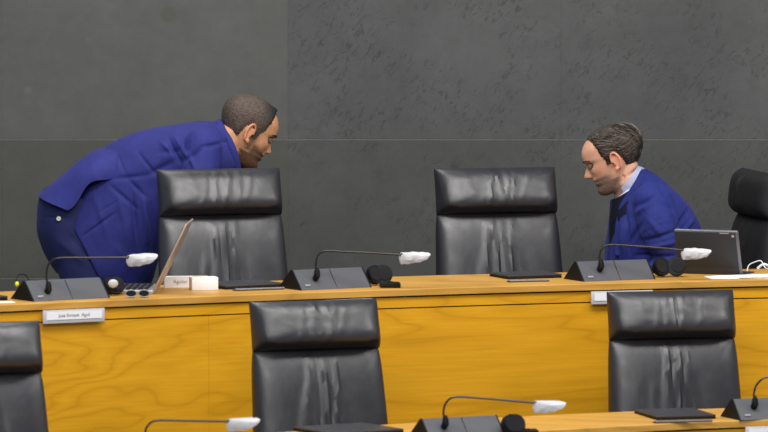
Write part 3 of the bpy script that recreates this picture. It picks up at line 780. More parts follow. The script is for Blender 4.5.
HF = [(0,.066),(.008,.079),(.022,.0865),(.034,.0845),(.042,.0815),(.051,.0875),(.058,.0868),(.0605,.0835),(.064,.087),(.070,.0895),(.079,.0865),(.095,.0885),(.113,.0875),(.127,.0865),(.139,.0940),(.150,.0965),(.168,.0945),(.190,.084),(.208,.066),(.222,.043),(.231,.020),(.235,.0)]
HB = [(0,.02),(.012,-.002),(.03,-.014),(.05,-.030),(.075,-.052),(.10,-.078),(.125,-.095),(.15,-.104),(.17,-.104),(.19,-.097),(.208,-.083),(.222,-.063),(.231,-.040),(.235,-.015)]
HW = [(0,.018),(.008,.031),(.022,.042),(.04,.052),(.06,.059),(.08,.064),(.10,.0685),(.12,.072),(.14,.0755),(.16,.077),(.18,.0755),(.198,.069),(.213,.058),(.224,.043),(.231,.028),(.235,.008)]
def head_point(z, phi, opt, shell=0):
    """surface of the head in its own frame: +x face, +z crown, origin at chin level under the ears"""
    f, b, w = smooth(z, HF), smooth(z, HB), smooth(z, HW)
    f += opt.get('chin', 0)*math.exp(-((z-.02)/.016)**2)
    xc = cl(z, [(0,.03),(.06,.0),(.12,-.012),(.235,-.01)])
    c, s = math.cos(phi), math.sin(phi); n = 2.25
    cc = math.copysign(abs(c)**(2/n), c); ss = math.copysign(abs(s)**(2/n), s)
    x = xc + (f-xc)*cc if c > 0 else xc + (xc-b)*cc; y = w*ss
    if c > 0:   # the face
        nz = smooth(z, [(.074,0),(.079,.010),(.084,.0225),(.089,.0265),(.096,.0235),(.108,.0165),(.120,.009),(.132,.003),(.142,0)])*opt.get('nose', 1)
        ns = cl(z, [(.075,.0135),(.090,.0125),(.105,.008),(.13,.0075)])
        x += nz*math.exp(-(y/ns)**2)
        x += .006*math.exp(-((abs(y)-.0135)/.006)**2 - ((z-.084)/.006)**2)          # nostril wings
        x -= .013*math.exp(-((abs(y)-.031)/.014)**2 - ((z-.124)/.0115)**2)         # eye socket
        x += .0045*math.exp(-((abs(y)-.030)/.018)**2 - ((z-.141)/.006)**2)         # brow ridge
        x += .004*math.exp(-((abs(y)-.047)/.016)**2 - ((z-.103)/.014)**2)          # cheek bone
        x -= .0012*math.exp(-((abs(y)-.040)/.014)**2 - ((z-.070)/.014)**2)
        x += .003*math.exp(-(y/.024)**2)*(math.exp(-((z-.068)/.004)**2)+math.exp(-((z-.053)/.004)**2))  # lips
        x -= .0035*math.exp(-(y/.026)**4)*math.exp(-((z-.0605)/.0018)**2)
        x -= .004*math.exp(-((abs(y)-.066)/.012)**2 - ((z-.15)/.014)**2)             # temple
    p = Vector((x, y, z))
    if shell:
        q = Vector(((x-xc)/max(.02, f-xc if c > 0 else xc-b), y/max(w,.02), (z-.12)/.115)); q.normalize()
        p += q*shell
    return p
def add_head(bm, opt, T):
    NZ, NP = 110, 112; rings = []
    for j in range(NZ+1):
        z = .235*(.5-.5*math.cos(PI*j/NZ)) if True else 0
        rings.append([bm.verts.new(T @ head_point(z, 2*PI*k/NP, opt)) for k in range(NP)])
    for a, b in zip(rings, rings[1:]):
        for k in range(NP): bm.faces.new((a[k], a[(k+1)%NP], b[(k+1)%NP], b[k]))
    bm.faces.new(rings[0]); bm.faces.new(rings[-1])
    for s in (-1, 1):   # ears
        c0 = Vector((-.012, s*.0735, .108))
        fl = []
        for k in range(19):
            a = R(-115) + R(300)*k/18
            rx = .0155 if math.sin(a) > -.2 else .013
            q = Vector((-.004 - rx*math.cos(a+R(10)) , 0, .031*math.sin(a)))
            q.y = s*(.012 if k > 2 else .006) + s*(-q.x*.35)
            fl.append(T @ (c0 + q))
        nn = len(fl); add_tube(bm, fl, [.0042 + .001*math.sin(PI*k/(nn-1)) for k in range(nn)], 8)
        e = [bm.verts.new(v) for v in ()]
        vs = add_ell(bm, (0,0,0), (.0135, .0028, .0275), rot=RZ(s*R(20)), u=20, v=12)
        for v in vs: v.co = T @ (v.co + c0 + Vector((-.004, s*.004, 0)))
        vs = add_ell(bm, (0,0,0), (.008, .004, .009), u=12, v=8)
        for v in vs: v.co = T @ (v.co + c0 + Vector((.004, s*.006, -.028)))
def colour_mask(me, T, beard, blush):
    inv = T.inverted(); a = me.color_attributes.new('beard', 'FLOAT_COLOR', 'POINT')
    for i, v in enumerate(me.vertices):
        p = inv @ v.co
        inside = -.03 < p.z < .26 and abs(p.x) < .14 and abs(p.y) < .1
        b = beard(p) if inside or (-.05 < p.z < .25 and abs(p.y) < .1 and abs(p.x) < .14) else 0
        r = blush(p) if inside else 0
        a.data[i].color = (b, r, 0, 1)
def hair_shell(opt, T, thick, mask, NZ=70, NP=120, z0=.05, grooves=None):
    """closed cap of hair over the skull where mask(p) > 0"""
    bm = bmesh.new(); fl = bm.verts.layers.float_color.new('fade')
    out, inn, mk = [], [], []
    for j in range(NZ+1):
        z = z0 + (.2349-z0)*math.sin(PI/2*j/NZ)
        o_, i_, m_ = [], [], []
        for k in range(NP):
            phi = 2*PI*k/NP; p = head_point(z, phi, opt); m = mask(p)
            th = thick(p)*min(1, max(0, m)*1.0)
            g = grooves(p) if grooves else 0
            q = head_point(z, phi, opt, .0008 + th + g*min(1, m*2))
            vo = bm.verts.new(T @ q); vo[fl] = (opt['fade'](p), 0, 0, 1)
            vi = bm.verts.new(T @ head_point(z, phi, opt, -.004)); vi[fl] = (0,0,0,1)
            o_.append(vo); i_.append(vi); m_.append(m)
        out.append(o_); inn.append(i_); mk.append(m_)
    keep = lambda j, k: max(mk[j][k], mk[j][(k+1)%NP], mk[j+1][k], mk[j+1][(k+1)%NP]) > 0
    for j in range(NZ):
        for k in range(NP):
            if not keep(j, k): continue
            k2 = (k+1)%NP
            bm.faces.new((out[j][k], out[j][k2], out[j+1][k2], out[j+1][k])); bm.faces.new((inn[j][k], inn[j+1][k], inn[j+1][k2], inn[j][k2]))
            for (dj, dk, a, b) in ((-1,0,(j,k),(j,k2)), (1,0,(j+1,k),(j+1,k2)), (0,-1,(j,k),(j+1,k)), (0,1,(j,k2),(j+1,k2))):
                jj, kk = j+dj, (k+dk)%NP
                if (jj < 0) or (jj < NZ and not keep(jj, kk)): bm.faces.new((out[a[0]][a[1]], out[b[0]][b[1]], inn[b[0]][b[1]], inn[a[0]][a[1]]))
    if keep(NZ-1, 0): bm.faces.new(out[NZ]); bm.faces.new(inn[NZ])
    bmesh.ops.delete(bm, geom=[v for v in bm.verts if not v.link_faces], context='VERTS')
    return bm
def add_hand(bm, wrist, dirv, upv, s=1.0, curl=.5, side=1):
    """palm, four unequal bent fingers and a thumb leaving the side of the palm"""
    d = dirv.normalized(); u = (upv - d*upv.dot(d)).normalized(); r = d.cross(u)*side
    add_loft(bm, [(wrist, r*.026*s, u*.019*s), (wrist+d*.03*s, r*.036*s, u*.017*s), (wrist+d*.07*s, r*.042*s, u*.015*s), (wrist+d*.092*s, r*.040*s, u*.012*s)], 20)
    for k, (o, L) in enumerate([(-.031,.068),(-.0105,.078),(.0105,.074),(.030,.058)]):
        p = wrist + d*.082*s + r*o*s; q = [p]; a = curl*.4
        for f in (.45, .32, .23):
            p = p + (d*math.cos(a) - u*math.sin(a))*L*f*s; q.append(p); a += curl
        add_limb(bm, q, [.0095*s,.0088*s,.008*s,.007*s], 10)
    p = wrist + d*.022*s - r*.030*s
    add_limb(bm, [p, p+(d*.7-r*.6)*.034*s, p+(d*.95-r*.55-u*.2)*.058*s, p+(d*1.1-r*.35-u*.4)*.074*s], [.013*s,.011*s,.0098*s,.008*s], 10)
def displace_folds(me, folds, noise_amp=.002, ns=7, ymax=None):
    """folds: (p0, p1, amp, sigma) ridges (amp>0) or valleys in the xz plane, near side"""
    me.update(); nv = [v.normal.copy() for v in me.vertices]
    for i, v in enumerate(me.vertices):
        p = v.co; s = 0
        n = nv[i]
        for (a, b, amp, sg) in folds:
            ab = Vector((b.x-a.x, b.z-a.z)); ap = Vector((p.x-a.x, p.z-a.z)); L2 = ab.length_squared
            t_ = min(max(ap.dot(ab)/L2, 0), 1); q = ap - ab*t_
            if q.length < sg*3.2:
                fade = math.sin(PI*min(max(.08+.84*t_, 0), 1)); s += 1.45*amp*fade*math.exp(-(q.length/sg)**2)
        s *= max(0, min(1, .25-n.y*1.2))
        s += noise_amp*fbm(Vector((p.x*ns, p.y*ns*.8, p.z*ns)), 2)
        v.co = p + n*s
    me.update()

# ---- the bending man ------------------------------------------------
YM = 1.12
mp = lambda x, y, dY=0: atY(x, y, YM+dY)
hd = 1.10
def head_matrix(px_ear, py_ear, Y, pitch, yaw, facing, roll=0, s=1.0, zs=1.0):
    """ear hole (-.012,0,.108) goes to the picture point; facing +1 looks to the right"""
    P = atY(px_ear, py_ear, Y-.078*s)
    Rm = Matrix.Rotation(yaw, 4, 'Z') @ (Matrix.Rotation(PI, 4, 'Z') if facing < 0 else Matrix.Identity(4)) @ Matrix.Rotation(pitch, 4, 'Y') @ Matrix.Rotation(roll, 4, 'X')
    return Matrix.Translation(P) @ Rm @ Matrix.Diagonal((s, s, s*zs, 1)) @ Matrix.Translation((.012, .078*facing, -.108))
root1 = thing('person', 'bearded man in a royal blue suit bending forward behind the left chair', 'person', (mp(100, 300).x, YM, FL1))
T1 = head_matrix(250, 133, YM, R(28), R(20), 1, s=1.095)
opt1 = dict(nose=.92, chin=.002, fade=lambda p: sstep(-.02, .04, p.x)*sstep(.15,.20,p.z))
def to_local(me_or_bm, root):
    M_ = Matrix.Translation(-root.location); me_or_bm.transform(M_); return me_or_bm
bm = bmesh.new(); add_head(bm, opt1, T1)
add_ell(bm, T1 @ Vector((0,0,.045)), (.050,.054,.045))
nk0 = T1 @ Vector((-.040, 0, .075)); nk1 = mp(222, 150)
add_loft(bm, [(T1 @ Vector((-.030,0,.10)), T1.to_3x3() @ Vector((.052,0,0)), Vector((0,.056,0))), (T1 @ Vector((-.036,0,.055)), T1.to_3x3() @ Vector((.056,0,.012)), Vector((0,.060,0))),
    (mp(228, 147), (mp(238,160)-mp(219,131))*.5, Vector((0,.064,0))), (mp(214, 150), (mp(222,176)-mp(206,128))*.42, Vector((0,.06,0)))])
# trunk under the jacket, continuous with legs and arms
add_loft(bm, [(mp(224,148), (mp(232,168)-mp(214,128))*.40, Vector((0,.055,0))), (mp(200,150), (mp(208,178)-mp(194,128))*.45, Vector((0,.145,0))), (mp(165,160), (mp(180,190)-mp(155,136))*.5, Vector((0,.165,0))),
    (mp(125,185), (mp(140,215)-mp(108,156))*.45, Vector((0,.14,0))), (mp(88,212), (mp(105,240)-mp(60,188))*.36, Vector((0,.125,0))), (mp(74,226), (mp(90,250)-mp(46,206))*.36, Vector((0,.12,0)))])
hipY = .085
floorpy = lambda px: None
def leg_pts(s, dx=0): return [mp(72, 232, s*hipY), mp(96+dx, 350, s*(hipY+.02)), Vector((mp(96+dx*1.6,400).x, YM+s*(hipY+.03), FL1+.09))]
for s in (-1, 1): add_limb(bm, leg_pts(s, 0 if s < 0 else 24), [.066,.052,.040])
for s in (-1, 1):
    a = leg_pts(s, 0 if s < 0 else 24)[-1]; add_limb(bm, [a+Vector((-.02,0,-.04)), a+Vector((.10,0,-.062))], [.034,.026])
sh = lambda s: mp(203, 150, s*.145)
arm_n = [sh(-1), mp(196, 212, -.20), mp(232, 262, -.17)]
arm_f = [sh(1), mp(214, 214, .20), mp(250, 268, .12)]
for A_ in (arm_n, arm_f): add_limb(bm, A_, [.042,.034,.026])
add_hand(bm, arm_n[-1], (arm_n[2]-arm_n[1])+Vector((.05,0,.02)), Vector((0,0,1)), 1.0, .45, 1)
add_hand(bm, arm_f[-1], (arm_f[2]-arm_f[1])+Vector((.05,0,.02)), Vector((0,0,1)), 1.0, .45, -1)
me = remesh(bm, .0029, 2, .4)
def beard1(p):
    jaw = sstep(.004, .030, p.x) if p.z > .05 else sstep(-.03, .0, p.x)
    up = 1 - sstep(.070, .092, p.z - .25*max(0, .05-p.x) + (.0 if p.x < .075 else .012))
    low = sstep(-.04, -.01, p.z)
    side = math.exp(-((p.x+.0-.012)/.016)**2)*(1-sstep(.10,.155,p.z))*sstep(.04,.06,p.z)*sstep(.05,.06,abs(p.y))
    lipgap = 1 - math.exp(-((p.z-.055)/.006)**2)*sstep(.082, .088, p.x)*.8
    return min(1, max(jaw*up*low*lipgap, side*.9))
def blush1(p): return .5*math.exp(-((p.z-.085)/.012)**2)*sstep(.095,.11,p.x) + .45*sstep(.075,.085,abs(p.y)) + .7*math.exp(-((p.z-.0605)/.008)**2-(p.y/.024)**2)*sstep(.07,.085,p.x)
colour_mask(me, T1, beard1, blush1)
mobj('body', to_local(me, root1), M['face_olive'], root1)
def mask1(p):
    hl = .178 - .10*sstep(.075, .0, p.x)*1.0      # hairline height falls from forehead to temple
    line = cl(p.x, [(-.12,.048),(-.07,.052),(-.045,.075),(-.035,.128),(-.008,.134),(.004,.100),(.014,.098),(.022,.125),(.030,.134),(.038,.150),(.043,.185),(.047,.208),(.075,.212),(.11,.218)])
    return min(1, (p.z - line)/.028 + .1*noise.noise(p*150)) if p.z > line else -1
bm = hair_shell(opt1, T1, lambda p: .0035 + .0055*sstep(.01,.055,p.x)*sstep(.16,.20,p.z) + .009*sstep(.025,.06,p.x)*sstep(.205,.215,p.z), mask1, z0=.045, grooves=lambda p: .0009*noise.noise(p*260))
obj('hair', to_local(bm, root1), M['hair_buzz'], root1, ang=R(80))
def face_bits(T, root, iris_dir, brow_m, opt, eye_open=.4, browt=1.0):
    for s in (-1, 1):
        bm = bmesh.new(); c = Vector((.0745, s*.0315, .1235)); add_ell(bm, c, (.0115,)*3, u=20, v=14); bm.transform(T); e = obj('eyeball', to_local(bm, root), M['eye'], root, ang=None)
        bm = bmesh.new(); add_ell(bm, c + Vector((.0088, 0, -.0032)), (.0035,.0052,.0052), u=14, v=10); bm.transform(T); obj('iris', to_local(bm, root), M['iris'], e, ang=None)
        for up in (1, -1):   # eyelids: part shells round the ball
            bm = bmesh.new(); rows = []
            lo, hi = (R(-23), R(80)) if up > 0 else (R(-80), R(-29))
            for j in range(8):
                el = lerp(lo, hi, j/7); rows.append([bm.verts.new(c + Vector((math.cos(el)*math.cos(az), math.cos(el)*math.sin(az), math.sin(el)))*.0128) for az in [R(-80)+R(160)*k/14 for k in range(15)]])
            for a, b in zip(rows, rows[1:]):
                for k in range(14): bm.faces.new((a[k], a[k+1], b[k+1], b[k]))
            bmesh.ops.solidify(bm, geom=bm.faces[:], thickness=.001); bm.transform(T); obj('eyelid', to_local(bm, root), M['lidskin'], root, ang=None)
        bm = bmesh.new(); P = []
        for k in range(15):
            y = .012 + .040*k/14; z = .1395 + .006*math.sin(PI*min(1, k/14*.8+.15))
            lo, hi = 0, PI/2
            for _ in range(28):
                m_ = (lo+hi)/2
                if head_point(z, m_, opt).y < y: lo = m_
                else: hi = m_
            q = head_point(z, lo, opt); P.append(Vector((q.x-.0005, s*q.y, z)))
        add_tube(bm, P, [.0042*browt*(.5+.5*math.sin(PI*(k+2)/17)) for k in range(15)], 8); bm.transform(T); obj('eyebrow', to_local(bm, root), brow_m, root, ang=None)
M['lidskin'] = mat('lid_skin_olive', (.36,.18,.10), .5)
face_bits(T1, root1, 0, M['brow'], opt1, browt=.95)

# jacket: trunk, sleeves and collar grown as one cloth surface
def seg_st(a, b, dy, Yo=0): A_, B_ = mp(*a), mp(*b); return ((A_+B_)/2 + Vector((0,Yo,0)), (B_-A_)/2, Vector((0, dy, 0)))
bm = bmesh.new()
add_loft(bm, [seg_st((66,208),(116,300),.200), seg_st((72,190),(136,302),.205), seg_st((84,168),(152,282),.205), seg_st((103,148),(160,255),.20), seg_st((128,135),(170,228),.195),
    seg_st((158,127),(186,205),.20), seg_st((190,122.5),(208,190),.205), seg_st((208,121.5),(226,182),.165), seg_st((218,124),(237,172),.118)], 56, n=2.5)
add_limb(bm, [mp(203,148,-.17), mp(198,180,-.225), mp(194,214,-.215), mp(222,252,-.18)], [.074,.068,.055,.042])
add_limb(bm, [mp(203,148,.17), mp(206,180,.215), mp(214,216,.20), mp(240,256,.14)], [.074,.068,.055,.042])
for sgn in (-1, 1):
    q = [Vector((p.x, YM + (p.y-YM)*(1 if sgn < 0 else -1), p.z)) for p in [mp(218,124,0), mp(220,126,-.045), mp(226,136,-.075), mp(232.5,151,-.085), mp(236.5,166,-.075), mp(238,182,-.04)]]
    add_tube(bm, bez(q, 8), .0175, 12)
me = remesh(bm, .0046, 4, .5)
fo = lambda a, b, amp, sg: (mp(*a), mp(*b), amp, sg)
folds = [
    fo((116,176),(150,172),-.004,.008), fo((150,172),(176,158),-.007,.012), fo((140,150),(158,172),-.004,.006), fo((118,150),(128,172),-.002,.006), fo((108,160),(114,172),-.002,.005),
    fo((170,136),(182,160),-.011,.008), fo((176,134),(190,156),.007,.007), fo((184,158),(204,143),-.010,.008), fo((204,143),(226,140),-.006,.007), fo((162,140),(174,150),.005,.006), fo((190,150),(198,166),.006,.007),
    fo((158,150),(190,146),-.004,.01), fo((130,176),(150,196),-.005,.008), fo((120,190),(132,240),.005,.014), fo((134,186),(140,250),-.008,.010), fo((145,190),(150,240),.008,.010), fo((152,200),(156,262),-.006,.007),
    fo((100,210),(122,196),-.002,.004), fo((86,232),(118,209),-.006,.0045), fo((112,182),(140,206),-.005,.007), fo((60,182),(90,168),.003,.012), fo((96,190),(112,240),.003,.012), fo((120,244),(140,270),.004,.012)]
displace_folds(me, folds, .0045, 9)
jk = mobj('jacket', to_local(me, root1), M['suit_blue'], root1)
# skirt flap of the double-vented jacket, riding up over the hips
bm = bmesh.new(); rows = []
FT = [(0,38.5,194),(.2,50,185),(.4,63,174),(.6,80,159.5),(.8,98,149),(1,120,144)]
FLw = [(0,70.5,206.5),(.2,76.5,201),(.4,83,194),(.6,92,181),(.75,100,176.5),(1,117,175)]
for i in range(25):
    u = i/24; T_ = mp(smooth(u, [(a,b) for a,b,c in FT]), smooth(u, [(a,c) for a,b,c in FT])); L_ = mp(smooth(u, [(a,b) for a,b,c in FLw]), smooth(u, [(a,c) for a,b,c in FLw]))
    row = []
    for k in range(49):
        th = -PI/2 + PI*k/48; cth, sth = math.cos(th), math.sin(th)
        lift = .012*(1-u)
        p_ = L_ + (T_-L_)*(abs(cth)**.85) + Vector((0, (.206+lift*.4-.022*sstep(.72,1,u))*math.copysign(abs(sth)**.8, sth), 0))
        p_ += Vector((-.5, 0, .8))*.004*math.sin(u*9+3*sth)*abs(sth)
        row.append(bm.verts.new(p_))
    rows.append(row)
for a_, b_ in zip(rows, rows[1:]):
    for k in range(48): bm.faces.new((a_[k], a_[k+1], b_[k+1], b_[k]))
bmesh.ops.recalc_face_normals(bm, faces=bm.faces[:]); bmesh.ops.solidify(bm, geom=bm.faces[:], thickness=.005)
obj('vent_flap', to_local(bm, root1), M['suit_blue'], jk, ang=R(60))
bm = bmesh.new(); q0, q1 = mp(85,232,-.21), mp(117,209.5,-.215)
# shirt collar, mostly hidden
bm.free()
bm = bmesh.new(); add_loft(bm, [(mp(216,152), (mp(228,172)-mp(208,132))*.46, Vector((0,.078,0))), (mp(224,150), (mp(233,166)-mp(217,134))*.46, Vector((0,.070,0)))]); mobj('shirt', to_local(remesh(bm, .005, 2), root1), M['shirt'], root1)
# trousers
bm = bmesh.new()
add_loft(bm, [(mp(88,200), (mp(108,226)-mp(66,182))*.5, Vector((0,.165,0))), (mp(69.5,214), (mp(98,240)-mp(42,195))*.5, Vector((0,.18,0))), (mp(68,234), (mp(104,246)-mp(41,227))*.5, Vector((0,.185,0))), (mp(77,252), (mp(110,252)-mp(43.5,252))*.5, Vector((0,.185,0))), (mp(86,270), (mp(114,268)-mp(56,272))*.5, Vector((0,.18,0)))], 48, n=2.3)
for s in (-1, 1):
    dx = 0 if s < 0 else 24; a = leg_pts(s, dx)
    add_limb(bm, [mp(80, 250, s*.095), mp(92+dx*.5, 300, s*.11), mp(99+dx, 350, s*(hipY+.02)), Vector((a[-1].x, a[-1].y, FL1+.12))], [.100,.092,.078,.062])
tr = remesh(bm, .0055, 5); displace_folds(tr, [fo((46,214),(68,214),-.004,.003), fo((60,236),(90,262),.004,.014), fo((70,230),(100,262),-.004,.010)], .003, 8)
tr = mobj('trousers', to_local(tr, root1), M['trouser'], root1)
bm = bmesh.new(); c = mp(58.7, 218.5, -.186); add_cyl(bm, c, .0085, .004, rot=RX(PI/2) @ Matrix.Identity(3)); obj('pocket_button', to_local(bm, root1), M['button'], root1)
for s in (-1, 1):
    a = leg_pts(s, 0 if s < 0 else 24)[-1]; bm = bmesh.new(); z = FL1
    add_loft(bm, [((a.x-.06, a.y, z+.045), Vector((0,0,.042)), Vector((0,.034,0))), ((a.x-.01, a.y, z+.052), Vector((0,0,.050)), Vector((0,.040,0))), ((a.x+.09, a.y, z+.034), Vector((0,0,.032)), Vector((0,.045,0))), ((a.x+.18, a.y, z+.024), Vector((0,0,.022)), Vector((0,.038,0))), ((a.x+.205, a.y, z+.02), Vector((0,0,.012)), Vector((0,.02,0)))], 24)
    obj('shoe', to_local(bm, root1), M['shoe'], root1, ang=None)

# ---- the seated man --------------------------------------------------
YS = 1.22
sp_ = lambda x, y, dY=0: atY(x, y, YS+dY)
root2 = thing('person', 'greying bearded man in a blue suit sitting bowed over the desk at right', 'person', (sp_(700, 300).x, YS, FL1))
T2 = head_matrix(615.2, 161, YS, R(22), R(-6), -1, s=1.085, zs=.945)
opt2 = dict(nose=1.05, chin=.003, fade=lambda p: 0)
def ss(a, b, dy, Yo=0): A_, B_ = sp_(*a), sp_(*b); return ((A_+B_)/2 + Vector((0,Yo,0)), (B_-A_)/2, Vector((0, dy, 0)))
bm = bmesh.new(); add_head(bm, opt2, T2)
add_ell(bm, T2 @ Vector((.0,0,.042)), (.050,.056,.046)); add_ell(bm, sp_(622,184), (.045,.060,.045))
r2 = T2.to_3x3()
add_loft(bm, [(T2 @ Vector((-.018,0,.10)), r2 @ Vector((.044,0,0)), Vector((0,.054,0))), (T2 @ Vector((-.020,0,.062)), r2 @ Vector((.048,0,.006)), Vector((0,.057,0))), ss((614.5,194),(638,170),.063), ss((622,208),(646,184),.064), ss((626,222),(656,198),.09)])
add_loft(bm, [ss((620,206),(640,184),.08), ss((622,228),(664,200),.14), ss((626,252),(682,226),.15), ss((634,280),(694,262),.155), ss((650,318),(712,312),.155), ss((662,345),(722,345),.15)])
sh2 = lambda s: sp_(651, 206, s*.150)
arm2n = [sh2(-1), sp_(672, 262, -.24), sp_(612, 300, -.17)]; arm2f = [sh2(1), sp_(668, 262, .23), sp_(606, 300, .10)]
for A_ in (arm2n, arm2f): add_limb(bm, A_, [.042,.036,.026])
add_hand(bm, arm2n[-1], (arm2n[2]-arm2n[1])+Vector((-.03,.1,0)), Vector((0,0,1)), 1.0, .5, -1); add_hand(bm, arm2f[-1], (arm2f[2]-arm2f[1])+Vector((0,-.05,0)), Vector((0,0,1)), 1.0, .5, 1)
def leg2(s): 
    h_ = sp_(690, 338, s*.10); return [h_, Vector((h_.x-.27, h_.y-.27+s*.03, .50)), Vector((h_.x-.26, h_.y-.24+s*.04, .09))]
for s in (-1, 1):
    a = leg2(s); add_limb(bm, [a[0], (a[0]+a[1])/2, a[1]], [.082,.07,.056]); add_limb(bm, [a[1], a[2]], [.056,.038]); add_limb(bm, [a[2]+Vector((.02,0,-.045)), a[2]+Vector((-.10,0,-.06))], [.034,.026])
me = remesh(bm, .0029, 2, .4)
def beard2(p):
    jaw = sstep(.0, .04, p.x) if p.z > .05 else sstep(-.02, .01, p.x)
    up = 1 - sstep(.060, .090, p.z + (.0 if p.x < .075 else .010))
    return min(1, jaw*up*sstep(-.03,-.005,p.z)*(1-.8*math.exp(-((p.z-.055)/.006)**2)*sstep(.082,.088,p.x)))
def blush2(p): return .6*math.exp(-((p.z-.088)/.014)**2)*sstep(.09,.108,p.x) + .5*sstep(.075,.085,abs(p.y)) + .25*math.exp(-((p.z-.10)/.02)**2)*sstep(.03,.05,abs(p.y)) + .7*math.exp(-((p.z-.0605)/.008)**2-(p.y/.024)**2)*sstep(.07,.085,p.x)
colour_mask(me, T2, beard2, blush2)
mobj('body', to_local(me, root2), M['face_fair'], root2)
def mask2(p):
    line = cl(p.x, [(-.14,.036),(-.09,.038),(-.06,.046),(-.045,.066),(-.036,.128),(-.010,.134),(.004,.108),(.016,.106),(.018,.122),(.024,.138),(.028,.155),(.032,.185),(.041,.205),(.055,.217),(.10,.225)])
    return min(1, (p.z-line)/.028) if p.z > line else -1
def groove2(p):
    a = p.z*1.0 + p.x*.42
    return .0030*noise.noise(Vector((p.x*18, p.y*90, a*150))) + .0022*noise.noise(Vector((p.x*30, p.y*200, a*330)))
bm = hair_shell(opt2, T2, lambda p: .006 + .010*sstep(-.02,-.09,p.x)*(1-sstep(.15,.21,p.z)) - .003*sstep(.17,.22,p.z), mask2, z0=.034, grooves=groove2, NZ=110, NP=170)
hr = obj('hair', to_local(bm, root2), M['hair_swept'], root2, ang=None)
# combed-back locks over the cap
def locks(name, m, seed, count):
    bm = bmesh.new(); rnd = random.Random(seed)
    for _ in range(count):
        phi = rnd.uniform(-PI, PI)
        z = rnd.uniform(.10, .228); p = head_point(z, phi, opt2)
        if mask2(p) < .5: continue
        pts = []; a, zz = phi, z; sg = 1 if phi > 0 else -1
        for k in range(7):
            q = head_point(min(max(zz,.040),.2345), a, opt2, .0065 + .010*sstep(-.03,-.09,p.x) - .002*sstep(.18,.22,p.z) + .002*math.sin(k*.9+seed) + (.003 if k == 6 and rnd.random() < .35 else 0))
            pts.append(q)
            step = .010
            # sweep towards the back and down
            a2 = a + sg*.11*(1 if abs(a) < PI*.93 else 0); zz -= step*(.35 + .55*sstep(.02,-.09,q.x)); a = a2
            if abs(a) > PI: a = sg*PI
        if mask2(head_point(min(max(zz,.040),.2345), a, opt2)) < 0: pts = pts[:4]
        add_tube(bm, pts, [.0006,.0013,.0014,.0014,.0013,.001,.0004][:len(pts)], 5)
    bm.transform(T2); obj(name, to_local(bm, root2), m, hr, ang=None)
locks('hair_strands', M['strand_brown'], 3, 900); locks('grey_strands', M['strand_grey'], 8, 170)
M['lidskin'] = mat('lid_skin_fair', (.40,.20,.135), .5)
M['brow2'] = mat('brow_hair_brown', (.03,.02,.015), .7)
face_bits(T2, root2, 0, M['brow2'], opt2, browt=.8)
# shirt with standing collar, tie
bm = bmesh.new()
add_loft(bm, [ss((614.5,199),(641,176),.076), ss((610,222),(666,196),.14), ss((611,250),(684,226),.150), ss((622,285),(690,262),.145), ss((640,318),(706,312),.15)], 40)
mobj('shirt', to_local(remesh(bm, .005, 3), root2), M['shirt'], root2)
bm = bmesh.new()   # dark cloth layer over the shirt
add_loft(bm, [ss((612.5,200),(640,180),.080), ss((609.3,221),(664,200),.146), ss((609.8,250),(682,228),.156), ss((621,285),(689,264),.151), ss((639,318),(705,312),.156)], 40)
mobj('dark_front', to_local(remesh(bm, .005, 3), root2), M['navy_cloth'], root2)
bm = bmesh.new(); cpt = []
N = 30
for k in range(N):
    a = 2*PI*k/N
    ctr = lerp(sp_(638.5,166), sp_(616.5,194), .5); ax = (sp_(616.5,194)-sp_(638.5,166))/2
    ca, sa = math.cos(a), math.sin(a); n_ = (sp_(640,192)-sp_(627,180)).normalized()
    lo = ctr + ax*1.0*ca + Vector((0,.070*sa,0)); out_ = lo - ctr
    cpt.append((lo - n_*.004, lo + n_*(.026 + .010*max(0, ca)) + out_*.16))
vs = [(bm.verts.new(a), bm.verts.new(b)) for a, b in cpt]
for k in range(N): bm.faces.new((vs[k][0], vs[(k+1)%N][0], vs[(k+1)%N][1], vs[k][1]))
bmesh.ops.solidify(bm, geom=bm.faces[:], thickness=.003)
obj('shirt_collar', to_local(bm, root2), M['shirt'], root2, ang=R(40))
bm = bmesh.new()
add_loft(bm, [(sp_(615.5,203,-.01), (sp_(611,206)-sp_(619,200))*.6, Vector((0,.020,0))), (sp_(612,214,-.01), (sp_(609.5,214)-sp_(614.5,214))*.5, Vector((0,.022,0))), (sp_(610.5,240,-.01), (sp_(608.5,240)-sp_(612.5,240))*.5, Vector((0,.035,0))), (sp_(612,275,-.01), (sp_(610,275)-sp_(614,275))*.5, Vector((0,.042,0)))], 20)
obj('tie', to_local(bm, root2), M['tie'], root2)
# jacket
bm = bmesh.new()
add_loft(bm, [ss((620,205),(644,169.5),.085), ss((614,220),(656,174),.135), ss((610.5,232),(674,190),.185), ss((609,248),(690,206),.195), ss((610,268),(702,228),.19), ss((616,290),(710,260),.185), ss((628,318),(716,302),.185), ss((640,350),(722,345),.19)], 56, n=2.4)
add_limb(bm, [sp_(653,203,-.165), sp_(660,228,-.225), sp_(670,256,-.235), sp_(662,272,-.235), sp_(628,290,-.20)], [.078,.074,.064,.060,.046])
add_limb(bm, [sp_(650,203,.165), sp_(658,232,.215), sp_(666,262,.22), sp_(620,292,.12)], [.078,.072,.060,.044])
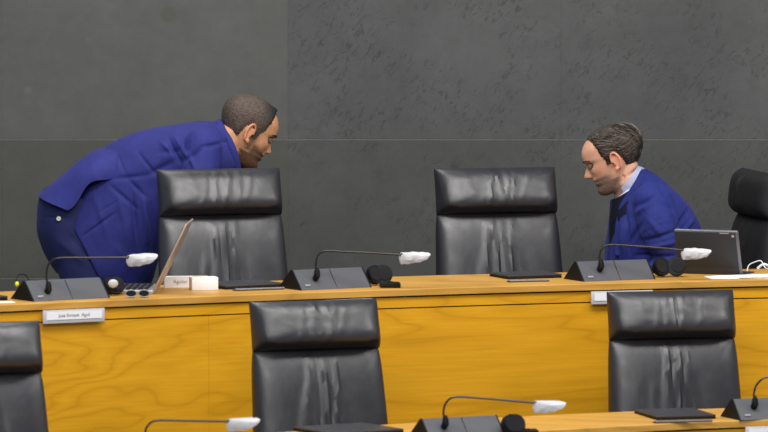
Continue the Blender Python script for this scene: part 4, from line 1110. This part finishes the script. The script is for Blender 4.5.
# far lapel edge falling straight in front
add_loft(bm, [(sp_(613,200,.05), Vector((.010,0,0)), Vector((0,.055,0))), (sp_(610.5,230,.06), Vector((.012,0,0)), Vector((0,.07,0))), (sp_(608,262,.07), Vector((.014,0,0)), Vector((0,.08,0))), (sp_(607,285,.07), Vector((.014,0,0)), Vector((0,.08,0)))], 20)
for sgn in (-1, 1):
    q = [Vector((p.x, YS + (p.y-YS)*(1 if sgn < 0 else -1), p.z)) for p in [sp_(645,171.5,0), sp_(642,173.5,-.05), sp_(635,186,-.088), sp_(625.5,201,-.094), sp_(620,214,-.094), sp_(617,232,-.11), sp_(617,256,-.13)]]
    add_tube(bm, bez(q, 8), .011, 10)
me = remesh(bm, .0045, 3, .5)
f2 = lambda a, b, amp, sg: (sp_(*a), sp_(*b), amp, sg)
folds2 = [f2((632,204),(652,192),-.008,.008), f2((630,212),(650,198),.006,.008), f2((652,194),(672,206),-.006,.008), f2((668,196),(676,228),-.007,.009), f2((640,236),(672,226),-.009,.007), f2((672,226),(688,206),-.008,.007),
    f2((636,244),(676,236),.008,.008), f2((634,252),(672,250),-.008,.007), f2((640,262),(680,256),.007,.008), f2((628,240),(640,218),-.007,.007), f2((684,206),(694,232),.006,.008), f2((676,236),(692,216),.007,.007), f2((645,214),(660,232),.005,.010),
    f2((624,206),(628,250),-.008,.006), f2((620,215),(622,255),.006,.006), f2((655,176),(668,200),-.004,.01), f2((672,244),(684,262),-.006,.007)]
displace_folds(me, folds2, .0045, 10)
mobj('jacket', to_local(me, root2), M['suit_navy'], root2)
for (x, y) in ((614.2,217.5),(612.5,227.5)):
    bm = bmesh.new(); add_ell(bm, sp_(x, y, -.045), (.004,.003,.004)); obj('shirt_button', to_local(bm, root2), M['shirt'], root2, ang=None)
bm = bmesh.new()
for s in (-1, 1):
    a = leg2(s); add_limb(bm, [a[0], (a[0]+a[1])/2, a[1]], [.100,.09,.074]); add_limb(bm, [a[1], Vector((a[2].x, a[2].y, FL1+.13))], [.074,.06])
add_ell(bm, sp_(692, 331), (.13,.18,.11))
mobj('trousers', to_local(remesh(bm, .007, 4), root2), M['trouser'], root2)
for s in (-1, 1):
    a = leg2(s)[-1]; bm = bmesh.new(); z = FL1
    add_loft(bm, [((a.x+.06, a.y, z+.045), Vector((0,0,.042)), Vector((0,.034,0))), ((a.x+.01, a.y, z+.052), Vector((0,0,.050)), Vector((0,.040,0))), ((a.x-.09, a.y, z+.034), Vector((0,0,.032)), Vector((0,.045,0))), ((a.x-.18, a.y, z+.024), Vector((0,0,.022)), Vector((0,.038,0))), ((a.x-.205, a.y, z+.02), Vector((0,0,.012)), Vector((0,.02,0)))], 24)
    obj('shoe', to_local(bm, root2), M['shoe'], root2, ang=None)
